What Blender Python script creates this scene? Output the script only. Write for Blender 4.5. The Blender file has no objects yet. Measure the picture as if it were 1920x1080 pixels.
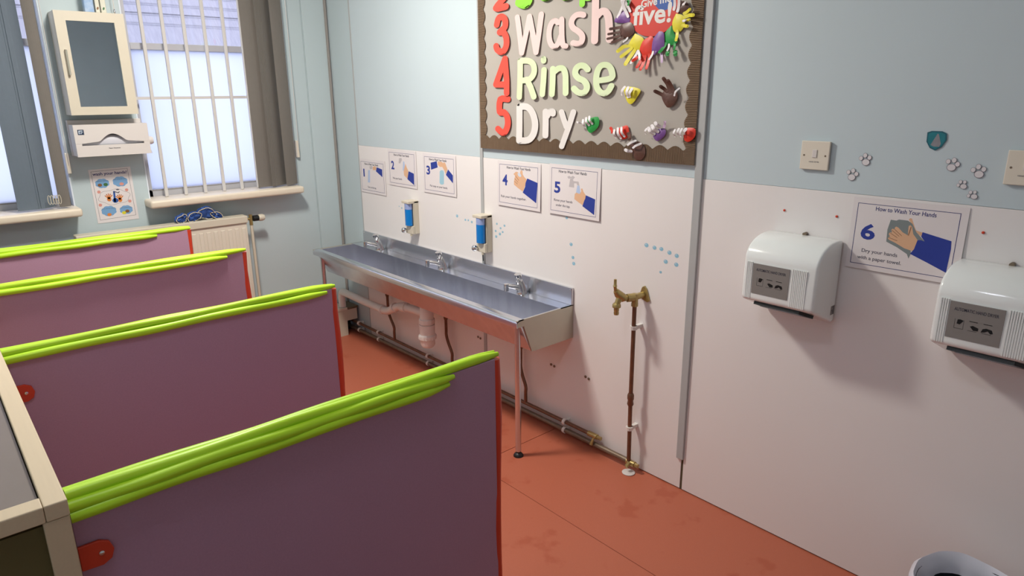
import bpy, bmesh, math, random
from mathutils import Vector, Matrix
random.seed(7)
PI = math.pi
scene = bpy.context.scene
COL = scene.collection

# ------------------------------------------------------------------ camera
cam_d = bpy.data.cameras.new('camera'); cam = bpy.data.objects.new('camera', cam_d); COL.objects.link(cam)
cam_d.sensor_width = 36; cam_d.lens = 36*1269.12/1920; cam_d.clip_start = 0.02; cam_d.clip_end = 200
R3 = Matrix(((0.66447415, -0.2010673, 0.71975416), (0.74725823, 0.19023946, -0.63672135), (-0.0089018, 0.9609271, 0.2766584)))
cam.matrix_world = Matrix.Translation((3.96575752, -2.04466311, 1.50781134)) @ R3.to_4x4()
scene.camera = cam
# ------------------------------------------------------------------ world, lamps, exposure
world = bpy.data.worlds.new('world'); scene.world = world; world.use_nodes = True
wn = world.node_tree; bgn = wn.nodes['Background']
bgn.inputs['Color'].default_value = (0.86, 0.86, 1.0, 1); bgn.inputs['Strength'].default_value = 2.5
def area(name, loc, size, energy, color, rot=(0, 0, 0)):
    d = bpy.data.lights.new(name, 'AREA'); d.shape = 'RECTANGLE'; d.size, d.size_y = size
    d.energy = energy; d.color = color
    o = bpy.data.objects.new(name, d); COL.objects.link(o); o.location = loc; o.rotation_euler = rot
    return o
area('ceiling_lamp_window', (1.45, -1.15, 2.50), (0.34, 0.22), 40, (1.0, 0.945, 0.86))
area('ceiling_lamp_door', (3.10, -1.90, 2.50), (0.34, 0.22), 5, (0.84, 0.87, 1.0))
def fill_point(name, loc, energy, color, r):  # added fill light below a fitting, brightens the ceiling; no globe lamp there
    d = bpy.data.lights.new(name, 'POINT'); d.energy = energy; d.color = color; d.shadow_soft_size = r
    o = bpy.data.objects.new(name, d); COL.objects.link(o); o.location = loc
fill_point('ceiling_fill_window', (1.45, -1.15, 2.36), 21, (1.0, 0.955, 0.88), 0.10)
fill_point('ceiling_fill_door', (3.10, -1.90, 2.36), 4.0, (0.84, 0.87, 1.0), 0.10)
scene.view_settings.view_transform = 'Standard'; scene.view_settings.look = 'None'
scene.view_settings.exposure = 0.0; scene.view_settings.gamma = 1.0
scene.view_settings.use_curve_mapping = False

# ------------------------------------------------------------------ materials
def lin(c):
    r = []
    for v in c:
        v /= 255.0
        r.append(v/12.92 if v <= 0.04045 else ((v+0.055)/1.055)**2.4)
    return tuple(r)+(1.0,)
MATS = {}
def mat(name, rgb, rough=0.6, metal=0.0, var=0.05, scale=8.0, bump=0.0, bscale=200.0, spec=0.5, trans=0.0, rgb2=None, coat=0.0, ior=1.45, stretch=None):
    m = bpy.data.materials.new(name); m.use_nodes = True; MATS[name] = m
    nt = m.node_tree; b = nt.nodes['Principled BSDF']
    b.inputs['Roughness'].default_value = rough; b.inputs['Metallic'].default_value = metal
    b.inputs['Specular IOR Level'].default_value = spec; b.inputs['Transmission Weight'].default_value = trans
    b.inputs['Coat Weight'].default_value = coat; b.inputs['IOR'].default_value = ior
    c = lin(rgb); c2 = lin(rgb2) if rgb2 else tuple(min(1, x*(1-var*2)) for x in c[:3])+(1,)
    tc = nt.nodes.new('ShaderNodeTexCoord'); src = tc.outputs['Object']
    if stretch:
        mp = nt.nodes.new('ShaderNodeMapping'); mp.inputs['Scale'].default_value = stretch
        nt.links.new(src, mp.inputs['Vector']); src = mp.outputs['Vector']
    n = nt.nodes.new('ShaderNodeTexNoise'); n.inputs['Scale'].default_value = scale; n.inputs['Detail'].default_value = 5
    nt.links.new(src, n.inputs['Vector'])
    mx = nt.nodes.new('ShaderNodeMix'); mx.data_type = 'RGBA'
    mx.inputs[6].default_value = c; mx.inputs[7].default_value = c2
    nt.links.new(n.outputs['Fac'], mx.inputs[0]); nt.links.new(mx.outputs[2], b.inputs['Base Color'])
    if bump > 0:
        n2 = nt.nodes.new('ShaderNodeTexNoise'); n2.inputs['Scale'].default_value = bscale; n2.inputs['Detail'].default_value = 3
        nt.links.new(src, n2.inputs['Vector'])
        bp = nt.nodes.new('ShaderNodeBump'); bp.inputs['Strength'].default_value = bump; bp.inputs['Distance'].default_value = 0.002
        nt.links.new(n2.outputs['Fac'], bp.inputs['Height']); nt.links.new(bp.outputs['Normal'], b.inputs['Normal'])
    return m
mat('wall_blue', (189, 204, 208), 0.55, var=0.03, scale=3, bump=0.12, bscale=90)
mat('panel_white', (232, 228, 226), 0.42, var=0.025, scale=2.5, bump=0.04, bscale=60)
mat('panel_blue', (194, 208, 213), 0.38, var=0.03, scale=3, bump=0.04, bscale=60)
mat('trim_grey', (176, 178, 178), 0.5)
mat('trim_dark', (146, 142, 138), 0.6)
mat('gap_brown', (96, 84, 60), 0.8, var=0.2, scale=40)
mat('ceiling_white', (225, 223, 216), 0.8)
mat('wall_plain', (214, 228, 234), 0.7)
mat('sill_white', (228, 216, 196), 0.4, var=0.06, scale=25)
mat('frame_alu', (186, 186, 190), 0.45, metal=0.1)
mat('bars_white', (208, 205, 202), 0.45, var=0.04, scale=30)
mat('slat_grey', (118, 113, 107), 0.8, var=0.05, scale=40, bump=0.2, bscale=500)
mat('slat_grey_shaded', (104, 116, 128), 0.8, var=0.05, scale=40, bump=0.2, bscale=500)  # slat grey with the left blind's shade put into its colour
mat('reveal_lit', (226, 234, 244), 0.3)  # window light on the reveal plaster, put into a bluish white colour
mat('cream', (208, 200, 182), 0.4, var=0.03, scale=20)
mat('cream_plastic', (222, 214, 198), 0.35, var=0.03)
mat('white_plastic', (214, 208, 204), 0.3, var=0.02)
mat('dryer_white', (234, 238, 236), 0.16, var=0.01, spec=0.5, coat=0.3)
mat('dryer_grey', (136, 132, 128), 0.5, var=0.04, scale=60)
mat('black', (24, 26, 28), 0.4)
mat('print_dark', (44, 46, 62), 0.6)
mat('print_soft', (92, 90, 104), 0.6)
mat('print_blue', (40, 60, 150), 0.5, var=0.03, scale=60)
mat('print_navy', (52, 56, 116), 0.5)
mat('paper', (226, 220, 220), 0.28, var=0.02)
mat('skin_print', (222, 178, 142), 0.45, var=0.03)
mat('skin_line', (150, 104, 74), 0.5)
mat('towel_print', (128, 138, 138), 0.45)
mat('pale_print', (206, 218, 232), 0.4)
mat('water_print', (180, 198, 228), 0.4)
mat('tap_print', (192, 186, 188), 0.4)
mat('bottle_print', (160, 202, 218), 0.4)
mat('sticker_blue', (148, 200, 222), 0.35, var=0.12, scale=120)
mat('sticker_rim', (120, 176, 206), 0.4)
mat('paw_white', (222, 218, 220), 0.4)
mat('paw_line', (128, 120, 130), 0.5)
mat('teal', (30, 128, 140), 0.4, var=0.15, scale=60)
mat('teal_dark', (24, 92, 108), 0.4)
mat('mount', (150, 150, 156), 0.5, var=0.2, scale=90)
mat('steel', (224, 226, 232), 0.24, metal=0.96, var=0.08, scale=10, bump=0.03, bscale=400)
mat('steel_basin', (222, 224, 232), 0.27, metal=0.93, scale=5, rgb2=(186, 188, 200), bump=0.25, bscale=30, stretch=(6, 6, 0.4))
mat('steel_end', (196, 192, 178), 0.42, metal=0.8, var=0.05, scale=14)
mat('chrome', (222, 222, 222), 0.07, metal=1.0, var=0.03)
mat('copper', (140, 104, 82), 0.40, metal=0.6, var=0.2, scale=30, rgb2=(98, 74, 60))
mat('pipe_grey', (140, 128, 112), 0.45, metal=0.55, var=0.2, scale=25, rgb2=(110, 90, 72))
mat('brass', (196, 178, 120), 0.32, metal=0.75, var=0.2, scale=50, rgb2=(160, 138, 90))
mat('pvc', (234, 228, 222), 0.42, var=0.06, scale=18)
mat('clip_white', (230, 226, 220), 0.4)
mat('purple', (180, 142, 166), 0.5, var=0.06, scale=260, bump=0.12, bscale=600, rgb2=(166, 130, 152))
mat('green', (186, 228, 48), 0.42, var=0.10, scale=20, rgb2=(172, 220, 34))
mat('red_strip', (210, 66, 38), 0.4, var=0.1, scale=20)
mat('wood_pale', (206, 188, 156), 0.5, var=0.05, scale=6, stretch=(2, 30, 30))
mat('ledge_grey', (128, 116, 106), 0.5, var=0.12, scale=5, rgb2=(106, 96, 88))
mat('olive', (98, 90, 52), 0.7, var=0.08, scale=30)
mat('wood_dark', (112, 98, 76), 0.6, var=0.1, scale=20)
mat('board_grey', (176, 170, 162), 0.85, var=0.06, scale=5, bump=0.35, bscale=14)
mat('corrugated', (134, 112, 90), 0.8, var=0.12, scale=30)
mat('pink_paper', (226, 200, 196), 0.6, var=0.03, scale=20, bump=0.1, bscale=50)
mat('mint_paper', (196, 216, 160), 0.6, var=0.06, scale=14, rgb2=(220, 230, 202), bump=0.1, bscale=50)
mat('white_paper', (224, 220, 216), 0.6, var=0.03, scale=20, bump=0.1, bscale=50)
mat('red_paper', (232, 82, 66), 0.6, var=0.05, scale=20)
mat('lime_paper', (140, 216, 60), 0.6, var=0.05, scale=20)
mat('p_yellow', (226, 214, 48), 0.45, var=0.08, scale=60, rgb2=(206, 196, 60))
mat('p_red', (222, 56, 36), 0.45, var=0.12, scale=70)
mat('p_green', (40, 156, 70), 0.45, var=0.15, scale=70)
mat('p_purple', (94, 52, 122), 0.42, var=0.2, scale=70, rgb2=(132, 92, 158))
mat('p_lilac', (196, 170, 200), 0.5, var=0.1, scale=70)
mat('p_brown', (66, 42, 34), 0.38, var=0.2, scale=70, rgb2=(108, 74, 64))
mat('p_white', (234, 230, 232), 0.55, var=0.03, scale=50)
mat('roundel_red', (206, 54, 40), 0.5, var=0.03)
mat('roundel_blue', (40, 84, 160), 0.5, var=0.03)
mat('gel_blue', (0, 122, 204), 0.12, var=0.04, scale=20, spec=0.6)
mat('gel_clear', (150, 168, 214), 0.12, var=0.04)
mat('mirror', (222, 234, 240), 0.04, metal=1.0, var=0.01)
mat('cloth_blue', (62, 102, 180), 0.85, var=0.12, scale=60, rgb2=(34, 58, 112), bump=0.3, bscale=300)
mat('cloth_trim', (206, 196, 172), 0.8)
mat('roof_sheet', (186, 182, 192), 0.6, scale=14, rgb2=(150, 148, 160), stretch=(1, 6, 0.5))
mat('render_white', (226, 228, 240), 0.8)
mat('bag', (222, 222, 232), 0.35, var=0.05, scale=30)
mat('bin_dark', (40, 48, 58), 0.5)
mat('cloud_blue', (120, 164, 206), 0.5, var=0.04)
mat('pk_blue', (46, 120, 190), 0.4, var=0.3, scale=30, rgb2=(200, 214, 224))
mat('pk_white', (214, 212, 196), 0.5)
mat('leaf_green', (66, 110, 66), 0.5)
mat('leaf_brown', (130, 90, 56), 0.5)
mat('orange', (216, 130, 60), 0.5)
mat('gem', (216, 150, 138), 0.5)
mat('navy_logo', (34, 52, 78), 0.4)
mat('paper_roll', (206, 206, 214), 0.5)
# floor: fine speckled safety vinyl with darker damp patches
fl = mat('floor_red', (188, 106, 80), 0.48, var=0.06, scale=420, bump=0.12, bscale=500, rgb2=(170, 92, 68))
nt = fl.node_tree; b = nt.nodes['Principled BSDF']; prev = b.inputs['Base Color'].links[0].from_socket
tc = nt.nodes.new('ShaderNodeTexCoord'); n = nt.nodes.new('ShaderNodeTexNoise'); n.inputs['Scale'].default_value = 9; n.inputs['Detail'].default_value = 4
nt.links.new(tc.outputs['Object'], n.inputs['Vector'])
rp = nt.nodes.new('ShaderNodeValToRGB'); rp.color_ramp.elements[0].position = 0.60; rp.color_ramp.elements[1].position = 0.68
rp.color_ramp.elements[1].color = (0.55, 0.55, 0.55, 1)
nt.links.new(n.outputs['Fac'], rp.inputs['Fac'])
mx = nt.nodes.new('ShaderNodeMix'); mx.data_type = 'RGBA'; mx.inputs[7].default_value = lin((164, 78, 52))
nt.links.new(rp.outputs['Color'], mx.inputs[0]); nt.links.new(prev, mx.inputs[6]); nt.links.new(mx.outputs[2], b.inputs['Base Color'])
# frosted pane: lets daylight through diffusely; clear pane: plain glass that passes light straight on
def pane_mat(name, frosted):
    m = bpy.data.materials.new(name); m.use_nodes = True; MATS[name] = m; nt = m.node_tree
    nt.nodes.remove(nt.nodes['Principled BSDF']); out = nt.nodes['Material Output']
    ms = nt.nodes.new('ShaderNodeMixShader'); g = nt.nodes.new('ShaderNodeBsdfGlossy'); g.inputs['Roughness'].default_value = 0.25 if frosted else 0.02
    t = nt.nodes.new('ShaderNodeBsdfTranslucent' if frosted else 'ShaderNodeBsdfTransparent')
    t.inputs['Color'].default_value = (0.80, 0.84, 0.93, 1) if frosted else (0.92, 0.95, 0.98, 1)
    ms.inputs[0].default_value = 0.06
    nt.links.new(t.outputs[0], ms.inputs[1]); nt.links.new(g.outputs[0], ms.inputs[2]); nt.links.new(ms.outputs[0], out.inputs['Surface'])
pane_mat('pane_frosted', True); pane_mat('pane_clear', False)

# ------------------------------------------------------------------ mesh helpers
class Fr:
    """a flat working frame: point(a, b, c) = o + a*u + b*v + c*n"""
    def __init__(s, o, u, v, n): s.o, s.u, s.v, s.n = Vector(o), Vector(u), Vector(v), Vector(n)
    def p(s, a, b, c=0.0): return s.o + s.u*a + s.v*b + s.n*c
FW = Fr((0, 0, 0), (1, 0, 0), (0, 0, 1), (0, -1, 0))     # sink wall: a = X, b = Z, c = into the room
FF = Fr((0, 0, 0), (0, 1, 0), (0, 0, 1), (1, 0, 0))      # window wall: a = Y, b = Z, c = into the room
class MB:
    def __init__(s): s.bm = bmesh.new()
    def box(s, x0, x1, y0, y1, z0, z1):
        vs = [s.bm.verts.new((x, y, z)) for z in (z0, z1) for y in (y0, y1) for x in (x0, x1)]
        for f in ((0, 2, 3, 1), (4, 5, 7, 6), (0, 1, 5, 4), (2, 6, 7, 3), (0, 4, 6, 2), (1, 3, 7, 5)): s.bm.faces.new([vs[i] for i in f])
        return s
    def fbox(s, F, a0, a1, b0, b1, c0, c1):
        return s.prism(F, [(a0, b0), (a1, b0), (a1, b1), (a0, b1)], c0, c1)
    def prism(s, F, poly, c0, c1):
        n = len(poly)
        lo = [s.bm.verts.new(F.p(a, b, c0)) for a, b in poly]; hi = [s.bm.verts.new(F.p(a, b, c1)) for a, b in poly]
        try: s.bm.faces.new(lo); s.bm.faces.new(hi)
        except ValueError: pass
        for i in range(n): s.bm.faces.new((lo[i], lo[(i+1) % n], hi[(i+1) % n], hi[i]))
        return s
    def tube(s, pts, r, n=12, closed=False, caps=True):
        pts = [Vector(p) for p in pts]; m = len(pts); rr = r if isinstance(r, (list, tuple)) else [r]*m
        up = None; rings = []
        for i, p in enumerate(pts):
            if closed: t = (pts[(i+1) % m]-pts[i-1]).normalized()
            else: t = (pts[min(i+1, m-1)]-pts[max(i-1, 0)]).normalized()
            if up is None:
                a = Vector((0, 0, 1)) if abs(t.z) < 0.9 else Vector((1, 0, 0)); up = (a-t*a.dot(t)).normalized()
            else: up = (up-t*up.dot(t)).normalized()
            w = t.cross(up)
            rings.append([s.bm.verts.new(p+(up*math.cos(2*PI*k/n)+w*math.sin(2*PI*k/n))*rr[i]) for k in range(n)])
        for i in range(m if closed else m-1):
            A, B = rings[i], rings[(i+1) % m]
            for k in range(n): s.bm.faces.new((A[k], A[(k+1) % n], B[(k+1) % n], B[k]))
        if caps and not closed: s.bm.faces.new(rings[0]); s.bm.faces.new(rings[-1])
        return s
    def lathe(s, prof, o, axis=(0, 0, 1), n=24):
        ax = Vector(axis).normalized(); o = Vector(o)
        return s.tube([o+ax*h for r, h in prof], [max(r, 1e-4) for r, h in prof], n) if False else s._lathe(prof, o, ax, n)
    def _lathe(s, prof, o, ax, n):
        a = Vector((0, 0, 1)) if abs(ax.z) < 0.9 else Vector((1, 0, 0)); u = (a-ax*a.dot(ax)).normalized(); w = ax.cross(u); rings = []
        for r, h in prof:
            rings.append([s.bm.verts.new(o+ax*h+(u*math.cos(2*PI*k/n)+w*math.sin(2*PI*k/n))*max(r, 2e-4)) for k in range(n)])
        for A, B in zip(rings, rings[1:]):
            for k in range(n): s.bm.faces.new((A[k], A[(k+1) % n], B[(k+1) % n], B[k]))
        s.bm.faces.new(rings[0]); s.bm.faces.new(rings[-1]); return s
    def ball(s, c, r, sc=(1, 1, 1), n=14):
        c = Vector(c); M = Matrix.Translation(c) @ Matrix.Diagonal((r*sc[0], r*sc[1], r*sc[2], 1))
        bmesh.ops.create_uvsphere(s.bm, u_segments=n, v_segments=max(6, n//2+1), radius=1, matrix=M); return s
    def ell(s, F, a, b, ra, rb, c0, c1, n=20, rot=0.0):
        cr, sr = math.cos(rot), math.sin(rot)
        return s.prism(F, [(a+ra*math.cos(t)*cr-rb*math.sin(t)*sr, b+ra*math.cos(t)*sr+rb*math.sin(t)*cr) for t in [2*PI*k/n for k in range(n)]], c0, c1)
    def stroke(s, F, pts, w, c0, c1, ax=1.0, lift=None):
        """cut-out stroke with round ends; ax widens it along a"""
        P = [(p[0]/ax, p[1]) for p in pts]; r = w/2; lift = lift or (lambda a, b: 0.0)
        def V(a, b, c): return s.bm.verts.new(F.p(a*ax, b, c+lift(a*ax, b)))
        for (a, b) in P:
            n = 16; lo = []; hi = []
            for k in range(n):
                x, y = a+r*math.cos(2*PI*k/n), b+r*math.sin(2*PI*k/n); lo.append(V(x, y, c0)); hi.append(V(x, y, c1))
            s.bm.faces.new(lo); s.bm.faces.new(hi)
            for k in range(n): s.bm.faces.new((lo[k], lo[(k+1) % n], hi[(k+1) % n], hi[k]))
        for (a, b), (a2, b2) in zip(P, P[1:]):
            L = math.hypot(a2-a, b2-b)
            if L < 1e-7: continue
            nx, ny = -(b2-b)/L*r, (a2-a)/L*r
            q = [(a+nx, b+ny), (a-nx, b-ny), (a2-nx, b2-ny), (a2+nx, b2+ny)]
            lo = [V(x, y, c0) for x, y in q]; hi = [V(x, y, c1) for x, y in q]
            s.bm.faces.new(lo); s.bm.faces.new(hi)
            for k in range(4): s.bm.faces.new((lo[k], lo[(k+1) % 4], hi[(k+1) % 4], hi[k]))
        return s
ORG = {}
def setp(o, label=None, cat=None, group=None, kind=None, category=None):
    cat = cat or category
    for k, v in (('label', label), ('category', cat), ('group', group), ('kind', kind)):
        if v: o[k] = v
    return o
def thing(name, label, cat, loc, group=None):
    o = bpy.data.objects.new(name, None); COL.objects.link(o); o.location = loc; o.empty_display_size = 0.05
    ORG[o] = Vector(loc); return setp(o, label, cat, group)
def obj(name, mb, m, parent=None, bevel=0.0, smooth=False, seg=2, loc=None, **kw):
    bm = mb.bm
    bmesh.ops.recalc_face_normals(bm, faces=bm.faces)
    if bevel > 0:
        es = [e for e in bm.edges if len(e.link_faces) == 2 and e.calc_face_angle(0) > 0.5]
        bmesh.ops.bevel(bm, geom=es, offset=bevel, segments=seg, affect='EDGES', profile=0.5)
    if parent is not None: org = ORG[parent]
    elif loc is not None: org = Vector(loc)
    else:
        xs = [v.co for v in bm.verts]
        org = Vector(((min(v.x for v in xs)+max(v.x for v in xs))/2, (min(v.y for v in xs)+max(v.y for v in xs))/2, min(v.z for v in xs)))
    for v in bm.verts: v.co -= org
    if smooth:
        for f in bm.faces: f.smooth = True
        for e in bm.edges:
            if len(e.link_faces) == 2 and e.calc_face_angle(0) > 0.75: e.smooth = False
    me = bpy.data.meshes.new(name); bm.to_mesh(me); bm.free()
    me.materials.append(MATS[m]); o = bpy.data.objects.new(name, me); COL.objects.link(o)
    ORG[o] = org
    if parent is not None: o.parent = parent
    else: o.location = org
    return setp(o, **kw)
def struct(name, mb, m, parent=None, **kw):
    o = obj(name, mb, m, parent, **kw)
    if parent is None: o['kind'] = 'structure'
    return o
def text(name, s, F, a, b, w, h, c, m, parent, bold=0.0, shear=0.0, c1=None):
    """flat print in frame F, scaled to the box (a, b, w, h) measured from its lower left corner"""
    cu = bpy.data.curves.new('t', 'FONT'); cu.body = s; cu.size = 1; cu.offset = bold; cu.shear = shear; cu.resolution_u = 3; cu.extrude = 0.0
    to = bpy.data.objects.new('t', cu); me = bpy.data.meshes.new_from_object(to)
    xs = [v.co.x for v in me.vertices]; ys = [v.co.y for v in me.vertices]
    x0, x1, y0, y1 = min(xs), max(xs), min(ys), max(ys)
    mb = MB(); vs = [mb.bm.verts.new(F.p(a+(v.co.x-x0)/(x1-x0)*w, b+(v.co.y-y0)/(y1-y0)*h, c)) for v in me.vertices]
    for p in me.polygons:
        try: mb.bm.faces.new([vs[i] for i in p.vertices])
        except ValueError: pass
    ex = bmesh.ops.extrude_face_region(mb.bm, geom=list(mb.bm.faces))
    for g in ex['geom']:
        if isinstance(g, bmesh.types.BMVert): g.co += F.n*0.00025
    bpy.data.objects.remove(to); bpy.data.curves.remove(cu); bpy.data.meshes.remove(me)
    return obj(name, mb, m, parent)
def copy_tree(o, parent=None):
    c = o.copy(); COL.objects.link(c); c.parent = parent; ORG[c] = ORG[o]
    for ch in list(o.children): copy_tree(ch, c)
    return c
def bez(pts, n=8):
    """smooth curve through points (Catmull-Rom)"""
    P = [Vector(p) for p in pts]; out = []
    for i in range(len(P)-1):
        p0, p1, p2, p3 = P[max(i-1, 0)], P[i], P[i+1], P[min(i+2, len(P)-1)]
        for k in range(n):
            t = k/n; out.append(0.5*((2*p1)+(p2-p0)*t+(2*p0-5*p1+4*p2-p3)*t*t+(3*p1-p0-3*p2+p3)*t**3))
    return out+[P[-1]]

# ------------------------------------------------------------------ measured outlines (metres on the wall planes)
LETTERS = {'Soap': [('S',[(0.0322,[(1.8045,1.9076),(1.779,1.921),(1.7487,1.9162),(1.7442,1.9004),(1.7788,1.886),(1.7916,1.8686),(1.77,1.8581),(1.7396,1.8681)])]),('o',[(0.0187,[(1.9243,1.8895),(1.9228,1.8977),(1.9184,1.9054),(1.9116,1.9119),(1.9031,1.9165),(1.8936,1.9189),(1.8842,1.9187),(1.8756,1.9159),(1.8687,1.9109),(1.8643,1.904),(1.8628,1.896),(1.8644,1.8877),(1.8689,1.8799),(1.8758,1.8734),(1.8845,1.8688),(1.894,1.8665),(1.9035,1.8669),(1.912,1.8698),(1.9187,1.8749),(1.9229,1.8817),(1.9243,1.8895)])]),('a',[(0.0182,[(2.0341,1.8805),(2.0325,1.8884),(2.0283,1.8959),(2.0219,1.9022),(2.0138,1.9067),(2.0049,1.9089),(1.9959,1.9087),(1.9879,1.906),(1.9815,1.9011),(1.9774,1.8944),(1.9761,1.8866),(1.9777,1.8786),(1.982,1.871),(1.9886,1.8646),(1.9968,1.8602),(2.0058,1.858),(2.0147,1.8584),(2.0227,1.8612),(2.0289,1.8662),(2.0328,1.8728),(2.0341,1.8805)]),(0.0181,[(2.035,1.908),(2.0396,1.8673)])]),('p',[(0.0177,[(2.1434,1.8688),(2.1419,1.8769),(2.1381,1.8844),(2.1323,1.8906),(2.125,1.895),(2.117,1.8972),(2.1091,1.8968),(2.1019,1.894),(2.0963,1.889),(2.0928,1.8822),(2.0918,1.8743),(2.0933,1.8662),(2.0972,1.8586),(2.1031,1.8523),(2.1105,1.8479),(2.1185,1.8458),(2.1265,1.8463),(2.1336,1.8492),(2.139,1.8543),(2.1424,1.8611),(2.1434,1.8688)]),(0.0178,[(2.088,1.9069),(2.0916,1.827)])])],'Wash': [('W',[(0.019,[(1.7231,1.8116),(1.753,1.669),(1.7974,1.8083),(1.84,1.6678),(1.8665,1.8107)])]),('a',[(0.0179,[(1.9606,1.7728),(1.9488,1.7797),(1.9364,1.7794),(1.9252,1.7721),(1.917,1.7586),(1.9131,1.741),(1.9141,1.7221),(1.9199,1.7048),(1.9295,1.6918),(1.9415,1.6851),(1.954,1.6856),(1.9651,1.6934),(1.9731,1.707),(1.981,1.7224)]),(0.0178,[(1.9816,1.7828),(1.9849,1.7221),(1.9933,1.6888),(2.009,1.6827)])]),('s',[(0.0182,[(2.097,1.7888),(2.0822,1.7926),(2.06,1.7919),(2.0415,1.7806),(2.035,1.7631),(2.046,1.7468),(2.0688,1.7349),(2.09,1.7207),(2.0963,1.7049),(2.0886,1.6909),(2.07,1.6883),(2.0487,1.6921)])]),('h',[(0.0217,[(2.1547,1.8481),(2.1584,1.6935)]),(0.0219,[(2.1654,1.7806),(2.1859,1.7937),(2.2068,1.7895),(2.2198,1.7713),(2.2258,1.7414),(2.2311,1.6943)])])],'Rinse': [('R',[(0.0207,[(1.7394,1.6365),(1.7399,1.4911)]),(0.0207,[(1.7394,1.6377),(1.7864,1.637),(1.8169,1.624),(1.8264,1.6011),(1.8194,1.5786),(1.7949,1.562),(1.7504,1.5588)]),(0.0208,[(1.7817,1.5623),(1.808,1.5302),(1.8299,1.4926)])]),('i',[(0.0201,[(1.885,1.5977),(1.8836,1.5519),(1.8813,1.5022)]),(0.0199,[(1.8814,1.64),(1.8815,1.6333)])]),('n',[(0.0198,[(1.9354,1.6006),(1.9381,1.5019)]),(0.0198,[(1.9404,1.5867),(1.9669,1.6007),(1.9932,1.5988),(2.0062,1.5768),(2.0099,1.5442),(2.0146,1.5059)])]),('s',[(0.0199,[(2.1231,1.5928),(2.1057,1.6048),(2.0832,1.6077),(2.063,1.5978),(2.0589,1.5782),(2.0768,1.5618),(2.1034,1.5522),(2.1218,1.5371),(2.1238,1.5186),(2.1084,1.5064),(2.082,1.5082),(2.0571,1.523)])]),('e',[(0.0187,[(2.184,1.5507),(2.2435,1.5583),(2.2446,1.5811),(2.2315,1.5992),(2.2117,1.6064),(2.1893,1.6031),(2.1742,1.5856),(2.1693,1.5598),(2.1739,1.5311),(2.1911,1.5111),(2.2156,1.5037),(2.2349,1.5123),(2.2467,1.5302)])])],'Dry': [('D',[(0.0239,[(1.7332,1.4513),(1.7338,1.3096)]),(0.0239,[(1.735,1.4513),(1.7767,1.4517),(1.8079,1.4344),(1.8273,1.4024),(1.8317,1.3672),(1.8193,1.3342),(1.7897,1.3132),(1.7338,1.3083)])]),('r',[(0.0219,[(1.8945,1.4326),(1.8977,1.3371)]),(0.0219,[(1.903,1.4155),(1.9156,1.43),(1.9347,1.4342),(1.9364,1.4263)])]),('y',[(0.0191,[(1.9871,1.4327),(2.0021,1.4004),(2.0162,1.3755)]),(0.0187,[(2.0529,1.4336),(2.0305,1.3787),(1.9933,1.2967)])])],'digits': [('2',[(0.0225,[(1.6042,1.9149),(1.6231,1.9298),(1.6506,1.9185),(1.653,1.9015),(1.5887,1.8597),(1.6541,1.8595)])]),('3',[(0.022,[(1.5909,1.7923),(1.6019,1.8156),(1.6256,1.8212),(1.6458,1.8065),(1.6453,1.7808),(1.6245,1.768),(1.6102,1.7603),(1.6337,1.7587),(1.652,1.7374),(1.6552,1.7084),(1.6417,1.6859),(1.618,1.68),(1.5943,1.6911),(1.587,1.705)])]),('4',[(0.0215,[(1.6543,1.544),(1.5812,1.545),(1.643,1.6507),(1.6537,1.5618),(1.6546,1.5081)])]),('5',[(0.023,[(1.6571,1.4828),(1.6071,1.4809),(1.602,1.4287),(1.6321,1.4261),(1.6539,1.405),(1.6572,1.3744),(1.6432,1.3461),(1.6207,1.3385),(1.5915,1.3538)])])]}
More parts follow.
